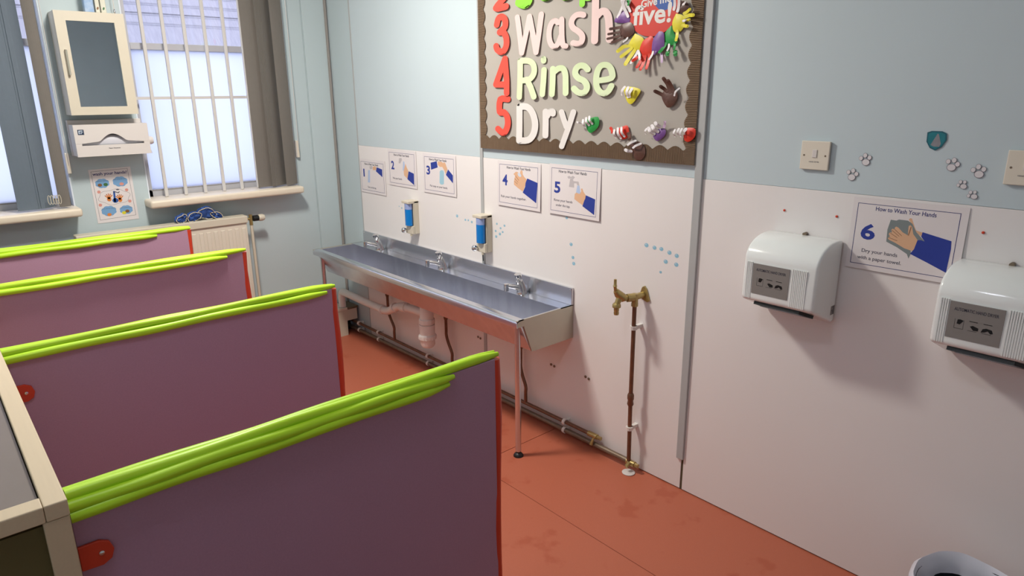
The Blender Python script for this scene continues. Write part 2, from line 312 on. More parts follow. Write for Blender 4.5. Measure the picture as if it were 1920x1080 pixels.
HANDS = {'purple_left': ('purple',([(2.2505,1.7587),(2.2786,1.7862),(2.316,1.7781),(2.3209,1.7458),(2.294,1.7454),(2.2543,1.7509)],[('white',0.0075,[(2.2674,1.7673),(2.2915,1.7998),(2.304,1.8205)]),('white',0.0084,[(2.3149,1.7659),(2.2984,1.7967),(2.2957,1.8189)]),('white',0.0073,[(2.3241,1.7822),(2.3114,1.8053),(2.304,1.8205)]),('green',0.0083,[(2.3141,1.8171),(2.3247,1.804)])])),'brown_left': ('brown',([(2.284,1.7412),(2.3276,1.7453),(2.3457,1.7146),(2.32,1.6965),(2.2859,1.6986),(2.2779,1.7242)],[('brown',0.0088,[(2.2844,1.7324),(2.2466,1.7283)]),('brown',0.0075,[(2.2817,1.7164),(2.2385,1.7112)]),('brown',0.0076,[(2.2823,1.7038),(2.2356,1.6953)]),('brown',0.008,[(2.2963,1.6954),(2.2573,1.6813)]),('white',0.005,[(2.3184,1.6941),(2.3106,1.6808)])])),'yellow_bottom': ('yellow',([(2.3494,1.707),(2.3897,1.6848),(2.3706,1.6466),(2.3352,1.6583),(2.3212,1.6715)],[('yellow',0.0105,[(2.3347,1.6683),(2.3046,1.6649),(2.2854,1.6502)]),('yellow',0.01,[(2.3386,1.6581),(2.3224,1.6464),(2.3027,1.6308)]),('yellow',0.011,[(2.3523,1.6499),(2.3335,1.6258),(2.3237,1.6047)]),('white',0.007,[(2.3673,1.6467),(2.3568,1.6273),(2.3478,1.6076)])])),'red_bottom': ('red',([(2.418,1.694),(2.4311,1.6848),(2.4279,1.6316),(2.3928,1.6282),(2.3735,1.6538),(2.3867,1.6801)],[('white',0.0085,[(2.369,1.6466),(2.3867,1.6211)]),('red',0.009,[(2.3668,1.6256),(2.3575,1.6148)]),('red',0.0089,[(2.3912,1.6283),(2.3768,1.5928)]),('red',0.0089,[(2.4026,1.6278),(2.3936,1.5848)]),('red',0.0084,[(2.42,1.632),(2.4193,1.5877)])])),'purple_bottom': ('purple',([(2.4547,1.7072),(2.4752,1.6987),(2.4767,1.651),(2.4466,1.6356),(2.4272,1.6438),(2.4313,1.6824)],[('white',0.0059,[(2.4353,1.641),(2.4304,1.6169)]),('purple',0.0063,[(2.4495,1.6404),(2.4515,1.633)]),('lilac',0.0073,[(2.4682,1.6395),(2.4842,1.6063)])])),'green_bottom': ('green',([(2.5009,1.7228),(2.513,1.6986),(2.5298,1.6695),(2.5007,1.6581),(2.4789,1.6653),(2.4752,1.6987)],[('green',0.0086,[(2.4835,1.665),(2.4683,1.6383)]),('white',0.0057,[(2.4974,1.6619),(2.5011,1.6427)]),('green',0.0105,[(2.5014,1.6379),(2.5025,1.6295)]),('green',0.0071,[(2.5199,1.663),(2.5285,1.646)]),('green',0.0114,[(2.5321,1.6364),(2.5351,1.628)])])),'yellow_right': ('yellow',([(2.5178,1.7585),(2.5477,1.7491),(2.5555,1.7211),(2.5366,1.6993),(2.5126,1.7033),(2.5047,1.7318)],[('yellow',0.0092,[(2.553,1.7555),(2.5803,1.7645)]),('yellow',0.0101,[(2.5538,1.7441),(2.5736,1.7481),(2.5949,1.7463)]),('white',0.0069,[(2.5517,1.7328),(2.5661,1.7328)]),('yellow',0.0078,[(2.5661,1.7335),(2.5818,1.7339)]),('yellow',0.0093,[(2.5499,1.718),(2.5761,1.7138)]),('yellow',0.0084,[(2.529,1.7022),(2.5354,1.6738)])])),'brown_right': ('brown',([(2.5203,1.7652),(2.5329,1.7937),(2.5592,1.7889),(2.5689,1.7722),(2.5501,1.7558)],[('white',0.0079,[(2.5116,1.7717),(2.5207,1.8017)]),('white',0.0079,[(2.5262,1.7647),(2.5382,1.8)]),('white',0.0069,[(2.548,1.7843),(2.5621,1.7875)])])),'yellow_low': ('yellow',([(2.3083,1.5142),(2.3251,1.5272),(2.3832,1.5168),(2.3719,1.491),(2.3475,1.4664),(2.3254,1.4746)],[('white',0.0072,[(2.323,1.5256),(2.3067,1.4994)]),('white',0.0082,[(2.3395,1.5237),(2.3346,1.4911)]),('white',0.0081,[(2.3577,1.5187),(2.3441,1.4927)])])),'brown_low': ('brown',([(2.4853,1.5095),(2.5316,1.5153),(2.5446,1.4937),(2.5348,1.469),(2.5125,1.4547),(2.4963,1.4625),(2.4786,1.4908)],[('brown',0.0107,[(2.4903,1.4939),(2.4615,1.5097)]),('brown',0.01,[(2.5011,1.5094),(2.4844,1.5252)]),('brown',0.0106,[(2.5149,1.5062),(2.5074,1.531),(2.4952,1.5513)]),('brown',0.0105,[(2.5282,1.5092),(2.5144,1.5433)]),('white',0.0049,[(2.5414,1.4953),(2.5562,1.5182)])])),'red_low': ('red',([(2.2766,1.3728),(2.3032,1.3838),(2.3296,1.388),(2.3378,1.3545),(2.3142,1.3382),(2.2869,1.3457)],[('white',0.0069,[(2.2789,1.3711),(2.2814,1.3455)]),('white',0.0075,[(2.2944,1.3785),(2.305,1.343)]),('white',0.0075,[(2.3122,1.3807),(2.3216,1.3505)]),('red',0.0097,[(2.2536,1.3772),(2.2688,1.3639)])])),'brown_edge': ('brown',([(2.3438,1.3208),(2.3801,1.3343),(2.4086,1.3206),(2.4166,1.2909),(2.4008,1.2697),(2.3749,1.268),(2.3563,1.2908)],[('white',0.0068,[(2.3452,1.3202),(2.3757,1.3365)]),('white',0.0068,[(2.3705,1.3113),(2.3998,1.3268)]),('white',0.0103,[(2.3403,1.3019),(2.356,1.2969)]),('brown',0.0128,[(2.3419,1.3597),(2.3537,1.3433)])])),'purple_low': ('purple',([(2.446,1.3619),(2.4614,1.3787),(2.4974,1.383),(2.4996,1.3606),(2.4719,1.34),(2.4552,1.3458)],[('white',0.0111,[(2.4406,1.3829),(2.4561,1.3648)]),('white',0.011,[(2.4553,1.3915),(2.4719,1.3732)]),('white',0.0103,[(2.4701,1.4022),(2.4818,1.3896)]),('lilac',0.0083,[(2.497,1.3888),(2.5078,1.4057)]),('white',0.0052,[(2.4304,1.381),(2.423,1.3643)])])),'red_right': ('red',([(2.5758,1.3761),(2.5789,1.3856),(2.6049,1.3895),(2.6239,1.3839),(2.6221,1.359),(2.6009,1.3425),(2.5816,1.348)],[('white',0.0051,[(2.5505,1.3815),(2.5481,1.3593)]),('white',0.0057,[(2.5675,1.3852),(2.5604,1.3661)]),('white',0.0056,[(2.5789,1.3856),(2.5723,1.3602)]),('white',0.0081,[(2.5977,1.3855),(2.5857,1.3701)])])),'green_low': ('green',([(2.1205,1.4034),(2.1866,1.4181),(2.1914,1.3836),(2.1555,1.3566),(2.1328,1.3683)],[('white',0.0076,[(2.1242,1.4045),(2.1309,1.3792)]),('white',0.0081,[(2.1405,1.4119),(2.1487,1.3867)]),('white',0.008,[(2.1573,1.4176),(2.1655,1.3925)]),('white',0.0055,[(2.0941,1.3962),(2.1109,1.3933)])]))}
ROUNDEL = [(2.4202,1.7789),(2.4253,1.6926),(2.3047,1.7891),(2.3688,1.7883),(2.4941,1.792),(2.3325,1.7329),(2.4966,1.7327)]
BLOB = [(2.4191,1.8238),(2.5104,1.8145),(2.5105,1.7916),(2.498,1.779),(2.4714,1.7728),(2.4434,1.7792),(2.4255,1.795)]
ART = {6: {'towel': ('grey',[(3.2663,1.1569),(3.2809,1.1562),(3.2872,1.1601),(3.3101,1.16),(3.3223,1.153),(3.3355,1.1313),(3.347,1.1205),(3.3597,1.1088),(3.3484,1.1108),(3.3417,1.111),(3.3396,1.0945),(3.3278,1.0825),(3.3307,1.0703),(3.3266,1.0557),(3.3208,1.0674),(3.2934,1.082),(3.2631,1.0939),(3.2613,1.1283)]),'back': ('skin',[(3.3119,1.1628),(3.3147,1.1673),(3.3193,1.1667),(3.3258,1.1522),(3.3337,1.136),(3.3509,1.1322),(3.3503,1.121),(3.3371,1.1278),(3.3228,1.1493)]),'hand': ('skin',[(3.2659,1.1033),(3.2687,1.1089),(3.271,1.1092),(3.2665,1.1162),(3.2693,1.1217),(3.274,1.1211),(3.2717,1.1297),(3.2748,1.1327),(3.2797,1.1308),(3.28,1.1372),(3.2836,1.1397),(3.2893,1.1372),(3.3011,1.1263),(3.3158,1.1196),(3.3143,1.1382),(3.3143,1.1457),(3.3185,1.1483),(3.3231,1.1444),(3.3285,1.1253),(3.3419,1.1098),(3.3353,1.0774),(3.3119,1.0824),(3.2872,1.0938),(3.2699,1.1001)]),'sleeve': ('blue',[(3.3507,1.1334),(3.4225,1.1193),(3.4246,1.0983),(3.4228,1.033),(3.3757,1.0517),(3.3285,1.0695),(3.3366,1.0839),(3.3418,1.1103),(3.3506,1.1112),(3.3597,1.1088),(3.3492,1.1209)]),'num': [(3.191,1.138),(3.2303,1.0914)],'head': [(3.223,1.1794),(3.3776,1.1797)],'cap': [('Dry your hands',[(3.2006,1.0578),(3.2972,1.0583)]),('with a paper towel.',[(3.1909,1.0361),(3.3099,1.0386)])],'lines': [[(3.2743,1.1275),(3.2937,1.1139)],[(3.2809,1.131),(3.3003,1.1161)],[(3.2708,1.1194),(3.2896,1.1095)],[(3.269,1.1064),(3.2908,1.1007)],[(3.3169,1.1198),(3.3202,1.144)]]},4: {'hand': ('skin',[(1.6798,1.127),(1.6866,1.1505),(1.6759,1.1582),(1.6911,1.1694),(1.704,1.169),(1.7166,1.1586),(1.7231,1.1761),(1.7295,1.1794),(1.7358,1.1743),(1.7378,1.1603),(1.7482,1.1499),(1.7628,1.1412),(1.7586,1.1225),(1.7394,1.0851),(1.7076,1.0978),(1.6796,1.1111)]),'suds': ('pale',[(1.7018,1.1631),(1.7209,1.1646),(1.7293,1.154),(1.7208,1.1476),(1.7081,1.1523)]),'sleeve': ('blue',[(1.767,1.1458),(1.8332,1.132),(1.8266,1.043),(1.7386,1.0813),(1.7543,1.1079),(1.7565,1.1251)]),'lines': [[(1.6909,1.1509),(1.7122,1.1326)],[(1.6843,1.1388),(1.7078,1.1237)],[(1.6842,1.1259),(1.7035,1.1161)]],'num': [(1.6008,1.1523),(1.6356,1.1027)],'head': [(1.6295,1.1907),(1.7869,1.1926)],'cap': [('Rub your hands together.',[(1.5911,1.0496),(1.7625,1.0516)])]},5: {'hand': ('skin',[(2.0559,1.107),(2.0647,1.1132),(2.0827,1.1097),(2.0913,1.121),(2.0892,1.1313),(2.0962,1.1333),(2.1036,1.1197),(2.1163,1.1079),(2.115,1.0921),(2.1016,1.0657),(2.0782,1.075),(2.0546,1.0857)]),'water': ('waterc',[(2.0683,1.1424),(2.08,1.1435),(2.0879,1.1129),(2.083,1.0966),(2.0651,1.0974),(2.0629,1.113)]),'sleeve': ('blue',[(2.118,1.1076),(2.1677,1.0964),(2.1654,1.0331),(2.101,1.0617),(2.1115,1.0891),(2.1143,1.092)]),'tapb': ('tapc',[(2.0273,1.1677),(2.0418,1.1689),(2.0457,1.1587),(2.0743,1.1586),(2.0793,1.1434),(2.0676,1.1436),(2.0638,1.1512),(2.0495,1.1499),(2.0506,1.1324),(2.0215,1.1328)]),'tapk': ('tapc',[(2.0108,1.1729),(2.0198,1.1781),(2.0308,1.1745),(2.0416,1.1799),(2.0532,1.1751),(2.0455,1.1666),(2.0328,1.1694),(2.0183,1.1656)]),'lines': [],'num': [(1.9363,1.1487),(1.9722,1.1007)],'head': [(1.9604,1.1893),(2.1173,1.1901)],'cap': [('Rinse your hands',[(1.9365,1.0703),(2.044,1.0699)]),('under the tap.',[(1.949,1.0498),(2.0316,1.0497)])]},3: {'sleeve2': ('blue',[(1.0306,1.1651),(1.0839,1.1762),(1.0922,1.1452),(1.0334,1.1297)]),'hand2': ('skin',[(1.0942,1.1753),(1.1276,1.176),(1.1524,1.1658),(1.1363,1.1514),(1.1106,1.1495),(1.0931,1.1588)]),'hand': ('skin',[(1.148,1.1774),(1.1601,1.1693),(1.176,1.1409),(1.1594,1.1159),(1.1504,1.133),(1.1312,1.1525)]),'bottle': ('bottlec',[(1.1091,1.1269),(1.1198,1.1337),(1.1403,1.1338),(1.1457,1.1237),(1.1422,1.0664),(1.1306,1.0609),(1.1126,1.0607),(1.1043,1.0691)]),'sleeve': ('blue',[(1.181,1.1413),(1.2202,1.1148),(1.2196,1.0758),(1.1618,1.1131)]),'lines': [],'num': [(0.9903,1.1486),(1.0234,1.102)],'head': [(1.0166,1.1915),(1.1689,1.1891)],'cap': [('Put soap on your hands.',[(1.0193,1.0461),(1.1729,1.0452)])]},2: {'hand': ('skin',[(0.792,1.1443),(0.7993,1.1289),(0.8174,1.1047),(0.8049,1.0636),(0.774,1.0788),(0.7702,1.1011)]),'water': ('waterc',[(0.7696,1.1556),(0.7811,1.1532),(0.7863,1.1151),(0.7761,1.1015),(0.7619,1.1069)]),'tapb': ('tapc',[(0.7293,1.1691),(0.7534,1.1722),(0.7583,1.1613),(0.7384,1.1407),(0.7237,1.1429)]),'sleeve': ('blue',[(0.8203,1.1049),(0.8695,1.096),(0.8687,1.0339),(0.8047,1.0613)]),'lines': [],'num': [(0.6452,1.1507),(0.6771,1.1038)],'head': [(0.6762,1.1933),(0.8284,1.1926)],'cap': [('Wet your hands.',[(0.6554,1.0559),(0.7508,1.0541)])]},1: {'hand': ('skin',[(0.4396,1.0999),(0.464,1.1084),(0.4828,1.0996),(0.4744,1.0853),(0.4408,1.0828)]),'tapb': ('tapc',[(0.4029,1.1024),(0.4371,1.1065),(0.4349,1.0892),(0.4074,1.0855)]),'bottle': ('waterc',[(0.3861,1.0787),(0.4068,1.0803),(0.3986,1.0066),(0.3752,1.0063)]),'sleeve': ('blue',[(0.4864,1.1025),(0.544,1.0939),(0.5434,1.05),(0.4749,1.0785)]),'lines': [],'num': [(0.328,1.0831),(0.3426,1.0369)],'head': [(0.3478,1.1263),(0.5025,1.1263)],'cap': [('Turn on the tap.',[(0.3696,0.9794),(0.4676,0.9764)])]}}
BUBBLES = [('B',1.5508,0.9143,0.006),('B',1.6056,0.9125,0.0066),('B',1.5775,0.8968,0.006),('B',1.5408,0.8783,0.0067),('B',1.5921,0.8804,0.006),('B',1.5719,0.8681,0.008),('B',1.5442,0.852,0.0081),('C',2.0345,0.8911,0.0089),('C',2.0462,0.8361,0.0084),('C',2.0515,0.8105,0.009),('E',2.0066,1.001,0.0071),('D',2.4259,0.9497,0.0096),('D',2.4633,0.9461,0.009),('D',2.4948,0.946,0.0089),('D',2.5312,0.9384,0.0093),('D',2.5637,0.9319,0.0092),('D',2.5169,0.9018,0.0094),('D',2.5642,0.8987,0.0093),('D',2.4966,0.8576,0.0058),('A',1.2401,0.9125,0.0092),('A',1.3079,0.9013,0.0066),('A',1.331,0.9025,0.006),('A',1.3592,0.8973,0.0072),('A',0.6996,0.8993,0.0041),('A',0.7259,0.893,0.0061)]
FARPOSTER = {'outer': [(-1.3586,1.1555),(-1.1663,1.1585),(-1.1641,0.8839),(-1.3562,0.8817)],'border': [(-1.3476,1.1451),(-1.1812,1.1498),(-1.1763,0.906),(-1.3435,0.8984)],'head': [(-1.3433,1.1191),(-1.187,1.1206)],'clouds': [(-1.306,1.0835),(-1.2236,1.0858),(-1.2974,0.941),(-1.2174,0.9382)],'cloudr': [0.032,0.035,0.035,0.031],'mid': [(-1.2618,1.0101)],'hands': [(-1.2874,1.0062),(-1.2384,0.9977)],'drop': [(-1.2578,1.0362),(-1.2629,0.9836)],'gems': [(-1.3277,1.0416),(-1.2005,1.0405),(-1.3315,0.9748),(-1.1943,0.9811)],'tap': [(-1.2612,1.0332),(-1.2549,1.0359),(-1.2411,1.0295),(-1.2359,1.034)],'tapk': [(-1.2415,1.0462)],'fruit': [(-1.3181,1.0797),(-1.2919,1.0805),(-1.219,1.0771),(-1.2983,0.926),(-1.2295,0.9278),(-1.2134,0.9343)]}

# ================================================================== the room
H = 2.65; DADO = 1.2176
f = struct('floor', MB().box(-0.05, 5.3, -2.75, 0.02, -0.06, -0.0025), 'gap_brown')
obj('vinyl_sheet', MB().box(-0.03, 1.954, -2.7, 0.005, -0.0025, 0), 'floor_red', f)
obj('vinyl_sheet', MB().box(1.957, 5.25, -0.4765, 0.005, -0.0025, 0), 'floor_red', f)
obj('vinyl_sheet', MB().box(1.957, 5.25, -2.7, -0.479, -0.0025, 0), 'floor_red', f)
struct('ceiling', MB().box(-0.2, 5.35, -2.8, 0.15, H, H+0.08), 'ceiling_white')
struct('wall_left', MB().box(-0.2, 5.35, -2.8, -2.7, 0, H), 'wall_plain')
struct('wall_back', MB().box(5.25, 5.35, -2.7, 0.15, 0, H), 'wall_plain')
wr = struct('wall_right', MB().box(-0.03, 5.25, 0.008, 0.15, 0, H), 'wall_blue')
for a0, a1 in ((0.285, 1.4535), (1.4575, 2.640), (2.650, 5.25)):
    obj('lower_panel', MB().box(a0, a1, 0.0, 0.008, 0.004, DADO), 'panel_white', wr, bevel=0.0008, seg=1)
    obj('upper_panel', MB().box(a0, a1, 0.002, 0.008, DADO+0.001, H), 'panel_blue', wr)
struct('trim_1', MB().box(0.278, 0.287, -0.001, 0.008, 0.0, H), 'trim_grey')
struct('trim_2', MB().box(1.438, 1.459, -0.004, 0.006, 0.20, H), 'trim_grey', bevel=0.001)
t3 = struct('trim_3', MB().box(2.622, 2.652, -0.010, 0.006, 0.135, H), 'trim_grey', bevel=0.002)
obj('joint_gap', MB().box(2.640, 2.650, 0.003, 0.009, 0.0, 0.135), 'gap_brown', t3)
# window wall with its two openings
ZS, ZT = 0.945, 2.34
O1 = (-2.40, -1.440); O2 = (-1.10, -0.262)
wf = MB()
wf.box(-0.28, -0.02, -2.7, 0.0, 0, ZS); wf.box(-0.28, -0.02, -2.7, 0.0, ZT, H)
for y0, y1 in ((-2.7, O1[0]), (O1[1], O2[0]), (O2[1], 0.0)): wf.box(-0.28, -0.02, y0, y1, ZS, ZT)
wfo = struct('wall_far', wf, 'wall_blue')
obj('corner_boxing', MB().box(-0.02, 0.004, -0.150, 0.0, 0, H), 'wall_blue', wfo, bevel=0.002)
struct('trim_4', MB().tube([(0.008, -0.004, 0.0), (0.008, -0.004, H)], 0.009, 8), 'trim_dark', smooth=True)
def window(n, y0, y1, sill0, sill1):
    w = thing('window_%d' % n, 'frosted window', 'window', (-0.1, (y0+y1)/2, ZS)); del w['label'], w['category']; w['kind'] = 'structure'
    xf0, xf1 = -0.15, -0.095
    fr = MB(); fr.box(xf0, xf1, y0, y0+0.04, ZS, ZT).box(xf0, xf1, y1-0.04, y1, ZS, ZT).box(xf0, xf1, y0, y1, ZS, 1.018).box(xf0, xf1, y0, y1, ZT-0.05, ZT)
    obj('window_frame', fr, 'frame_alu', w)
    obj('transom', MB().box(xf0, xf1+0.004, y0+0.04, y1-0.04, 1.742, 1.776), 'frame_alu', w, bevel=0.003)
    obj('pane', MB().box(-0.128, -0.122, y0+0.04, y1-0.04, 1.018, 1.742), 'pane_frosted', w, label='frosted lower pane')
    obj('pane', MB().box(-0.128, -0.122, y0+0.04, y1-0.04, 1.776, ZT-0.05), 'pane_clear', w, label='clear upper pane')
    obj('gasket', MB().box(-0.097, -0.0935, y0+0.035, y1-0.035, 1.013, 1.0185), 'trim_dark', w)
    for ya, yb in ((y0, y0+0.006), (y1-0.006, y1)):
        obj('reveal_lit_strip', MB().box(-0.095, -0.018, ya, yb, ZS+0.03, ZT), 'reveal_lit', w)  # strips added to show the plaster as lit by the window
    obj('window_sill', MB().box(-0.095, 0.10, sill0, sill1, ZS-0.002, 0.984).box(-0.09, -0.02, y0, y1, ZS+0.01, 0.983), 'sill_white', w, bevel=0.012, seg=3, smooth=True)
    return w
window(1, O1[0], O1[1], -2.44, -1.432)
window(2, O2[0], O2[1], -1.125, -0.277)

# outside: neighbouring building with a sheeted roof
nb = thing('neighbour_building', 'pale lilac lapped metal roof and white wall seen outside through the barred window', 'building', (-2.2, -1.0, 0))
obj('outer_wall', MB().box(-2.6, -2.35, -5, 3.5, 0, 1.86), 'render_white', nb)
for i in range(6):
    z0 = (1.86, 2.055, 2.135, 2.215, 2.30, 2.40)[i]; x0 = -2.0-(z0-1.86)*0.8; hh = (0.205, 0.09, 0.09, 0.095, 0.11, 0.11)[i]
    mb = MB(); n = 60
    lo = []; hi = []
    for k in range(n*2+1):
        y = -4.5+k*8.0/(n*2); d = 0.0012 if k % 2 else 0.0
        lo.append(mb.bm.verts.new((x0+d, y, z0))); hi.append(mb.bm.verts.new((x0-0.8*hh+d, y, z0+hh)))
    for k in range(n*2): mb.bm.faces.new((lo[k], lo[k+1], hi[k+1], hi[k]))
    mb.box(x0-0.115, x0+0.012, -4.5, 3.5, z0-0.012, z0-0.002)
    obj('roof_sheet', mb, 'roof_sheet', nb)
obj('gutter', MB().box(-2.40, -1.975, -4.5, 3.5, 1.80, 1.845), 'roof_sheet', nb)

# security bars
g = thing('window_bars', 'white painted steel security bars across the right window', 'window bars', (-0.02, -0.68, 0.984))
for y in (-1.010, -0.910, -0.806, -0.703, -0.601, -0.505, -0.405, -0.305):
    obj('bar', MB().box(-0.032, -0.016, y-0.0085, y+0.0085, 0.985, ZT-0.002), 'bars_white', g, bevel=0.003)
obj('crossbar', MB().box(-0.038, -0.030, -1.098, -0.27, 1.492, 1.507), 'bars_white', g)

# vertical blinds
def slat(parent, y, ang, x=0.06, m='slat_grey', z0=0.994, w=0.127):
    mb = MB(); c, s_ = math.cos(ang), math.sin(ang)      # ang 0: flat to the window
    n = 6; P = []
    for k in range(n+1):
        t = (k/n-0.5)*w; cv = 0.004*(1-(2*k/n-1)**2)
        P.append((x-s_*t+c*cv, y+c*t+s_*cv))
    for (xa, ya), (xb, yb) in zip(P, P[1:]):
        q = [(xa, ya), (xb, yb), (xb-0.0012*c, yb-0.0012*s_), (xa-0.0012*c, ya-0.0012*s_)]
        lo = [mb.bm.verts.new((a, b_, z0)) for a, b_ in q]; hi = [mb.bm.verts.new((a, b_, 2.27)) for a, b_ in q]
        mb.bm.faces.new(lo); mb.bm.faces.new(hi)
        for k in range(4): mb.bm.faces.new((lo[k], lo[(k+1) % 4], hi[(k+1) % 4], hi[k]))
    return obj('slat', mb, m, parent)
b2 = thing('vertical_blind', 'grey-brown vertical blind bunched at the right of the barred window', 'blind', (0.05, -0.38, 0.99), 'vertical blinds at the windows')
obj('head_rail', MB().box(0.0, 0.05, -1.10, -0.26, 2.27, 2.31), 'white_plastic', b2)
slat(b2, -0.466, 0.10, x=0.035)
for i, y in enumerate((-0.412, -0.402, -0.392, -0.382, -0.372)): slat(b2, y, 0.62, x=0.030-0.004*i, w=0.100)
slat(b2, -0.325, 0.25, x=0.040, w=0.080)
b1 = thing('vertical_blind', 'grey vertical blind, shade painted into its colour, bunched beside the wall cabinet on the left window', 'blind', (0.05, -1.6, 0.99), 'vertical blinds at the windows')
obj('head_rail', MB().box(0.0, 0.05, -2.40, -1.44, 2.27, 2.31), 'white_plastic', b1)
slat(b1, -1.627, 0.12, x=0.05, m='slat_grey_shaded', w=0.115)
for y in (-1.590, -1.580, -1.570, -1.560): slat(b1, y, 0.62, x=0.030, m='slat_grey_shaded', w=0.075)
slat(b1, -1.492, -0.12, x=0.05, m='slat_grey', w=0.048)
ch = MB()
for i, y in enumerate((-1.556, -1.545, -1.535, -1.525, -1.515)):
    pts = [(0.075+0.002*i, y+0.006*math.sin(t), 1.035+0.022*math.cos(t)) for t in [2*PI*k/10 for k in range(10)]]
    ch.tube(pts, 0.0016, 5, closed=True)
obj('bead_chain', ch, 'cream', b1, smooth=True)
for Y, lab in ((-1.443, 'cream cord clip fixed beside the left window'), (-0.254, 'cream cord clip fixed beside the right window')):
    t = thing('cord_clip', lab, 'clip', (0.0, Y, 1.15))
    obj('clip_body', MB().box(-0.019, 0.006, Y-0.006, Y+0.010, 1.145, 1.245), 'cream_plastic', t, bevel=0.003)
    obj('cord', MB().tube([(0.012, Y+0.004, 1.19), (0.012, Y+0.004, 2.26)], 0.0016, 6), 'white_plastic', t)

# ================================================================== toilet cubicle partitions
def partition(i, x, y_end, y0, tubes, label, ztop=0.925, yl=None):
    """x = near face; tubes = list of (dx, z, y_stop)"""
    t = thing('toilet_partition', label, 'partition', (x-0.012, (y0+y_end)/2, 0), 'purple cubicle partitions')
    obj('panel', MB().box(x-0.026, x, y0, y_end-0.012, 0.0, ztop-0.012), 'purple', t, bevel=0.001, seg=1)
    n = 12
    pts = [(x-0.013+0.0015*math.sin(k*1.3+i), y_end-0.006+(0.004*math.sin(k*0.8+i) if 0 < k < n else 0), 0.004+(ztop-0.020)*k/n) for k in range(n+1)]
    mb = MB(); mb.tube(pts, 0.0145, 12); obj('edge_strip', mb, 'red_strip', t, smooth=True, label='red plastic edge strip')
    for j, (dx, z, ys) in enumerate(tubes):
        m = 26; P = []; rr = []
        for k in range(m+1):
            y = y0+(ys-y0)*k/m
            P.append((x+dx+0.0008*math.sin(k*0.9+j*2+i), y, z+0.0012*math.sin(k*0.55+j*1.7+i*2)))
            rr.append(0.0108 if k < m-1 else (0.0088 if k == m-1 else 0.0055))
        mb = MB(); mb.tube(P, rr, 10); obj('edge_guard', mb, 'green', t, smooth=True, label='lime green foam edge guard')
    br = MB(); br.prism(FW_AT(x), [(y0, 0.792), (y0+0.030, 0.790), (y0+0.043, 0.797), (y0+0.048, 0.812), (y0+0.043, 0.828), (y0+0.030, 0.835), (y0, 0.835)], 0.0, 0.006)
    brk = obj('bracket', br, 'red_strip', t, bevel=0.0015)
    obj('screw', MB()._lathe([(0.0045, 0), (0.004, 0.002), (0.001, 0.003)], Vector((x+0.006, y0+0.030, 0.813)), Vector((1, 0, 0)), 10), 'chrome', brk)
    return t
def FW_AT(x): return Fr((x, 0, 0), (0, 1, 0), (0, 0, 1), (1, 0, 0))
YL = -1.957
partition(0, 2.8385, -1.090, YL, [(-0.022, 0.918, -1.087), (-0.009, 0.920, -1.087), (0.003, 0.908, -1.225), (0.0055, 0.893, -1.240)], 'nearest purple cubicle partition with lime green padded top edge')
partition(1, 2.030, -1.088, YL, [(-0.022, 0.918, -1.086), (-0.008, 0.920, -1.086), (0.004, 0.905, -1.12)], 'second purple cubicle partition counting back from the camera')
partition(2, 1.296, -1.096, YL, [(-0.020, 0.918, -1.093), (-0.006, 0.918, -1.093), (0.004, 0.902, -1.17)], 'third purple cubicle partition, in front of the radiator end')
partition(3, 0.644, -1.106, YL, [(-0.020, 0.918, -1.103), (-0.006, 0.916, -1.103), (0.003, 0.903, -1.25)], 'farthest purple cubicle partition, nearest the windows')

# boxed ledge behind the cubicles
L = thing('boxed_ledge', 'pale wood framed boxing with grey top at the left end of the partitions', 'ledge', (1.45, -2.3, 0))
X1 = 2.868; Y1 = -1.958
obj('top_panel', MB().box(0.150, X1-0.035, -2.69, Y1-0.032, 0.900, 0.924), 'ledge_grey', L)
obj('top_rail', MB().box(0.150, X1-0.0005, Y1-0.030, Y1, 0.908, 0.935), 'wood_pale', L, bevel=0.002)
obj('top_rail', MB().box(X1-0.034, X1, -2.69, Y1-0.0305, 0.908, 0.935), 'wood_pale', L, bevel=0.002)
obj('corner_post', MB().box(X1-0.030, X1-0.002, Y1-0.035, Y1-0.001, 0.0, 0.9075), 'wood_pale', L, bevel=0.002)
obj('side_panel', MB().box(X1-0.020, X1-0.012, -2.69, Y1-0.035, 0.0, 0.899), 'olive', L)
obj('front_panel', MB().box(0.150, X1-0.035, Y1-0.018, Y1-0.006, 0.0, 0.899), 'wood_pale', L)

# ================================================================== radiator, boxing
r = thing('radiator', 'cream panel radiator below the barred window', 'radiator', (0.08, -1.05, 0.24))
RY0, RY1 = -1.48, -0.645
mb = MB(); mb.box(0.05, 0.108, RY0, RY1, 0.25, 0.812)
obj('panel', mb, 'cream_plastic', r, bevel=0.006)
for k in range(21):
    y = RY0+0.03+k*0.0385
    obj('rib', MB().fbox(FW_AT(0.108), y, y+0.022, 0.29, 0.785, -0.001, 0.004), 'cream_plastic', r, bevel=0.002, seg=1)
mb = MB(); mb.box(0.042, 0.118, RY0-0.004, RY1+0.004, 0.812, 0.852); obj('top_cover', mb, 'cream', r, bevel=0.004)
mb = MB(); mb.tube([(0.08, RY1, 0.826), (0.08, RY1+0.035, 0.826)], 0.0075, 10).tube([(0.08, RY1+0.034, 0.85), (0.08, RY1+0.034, 0.79)], 0.010, 10)
v = obj('valve', mb, 'brass', r, smooth=True)
mb = MB(); mb._lathe([(0.012, 0.0), (0.017, 0.004), (0.017, 0.030), (0.013, 0.034)], Vector((0.08, RY1+0.045, 0.826)), Vector((0, 1, 0)), 16); obj('valve_collar', mb, 'black', v, smooth=True)
mb = MB(); mb._lathe([(0.017, 0.0), (0.020, 0.004), (0.020, 0.022), (0.015, 0.034), (0.004, 0.038)], Vector((0.08, RY1+0.079, 0.826)), Vector((0, 1, 0)), 18); obj('valve_head', mb, 'cream', v, smooth=True)
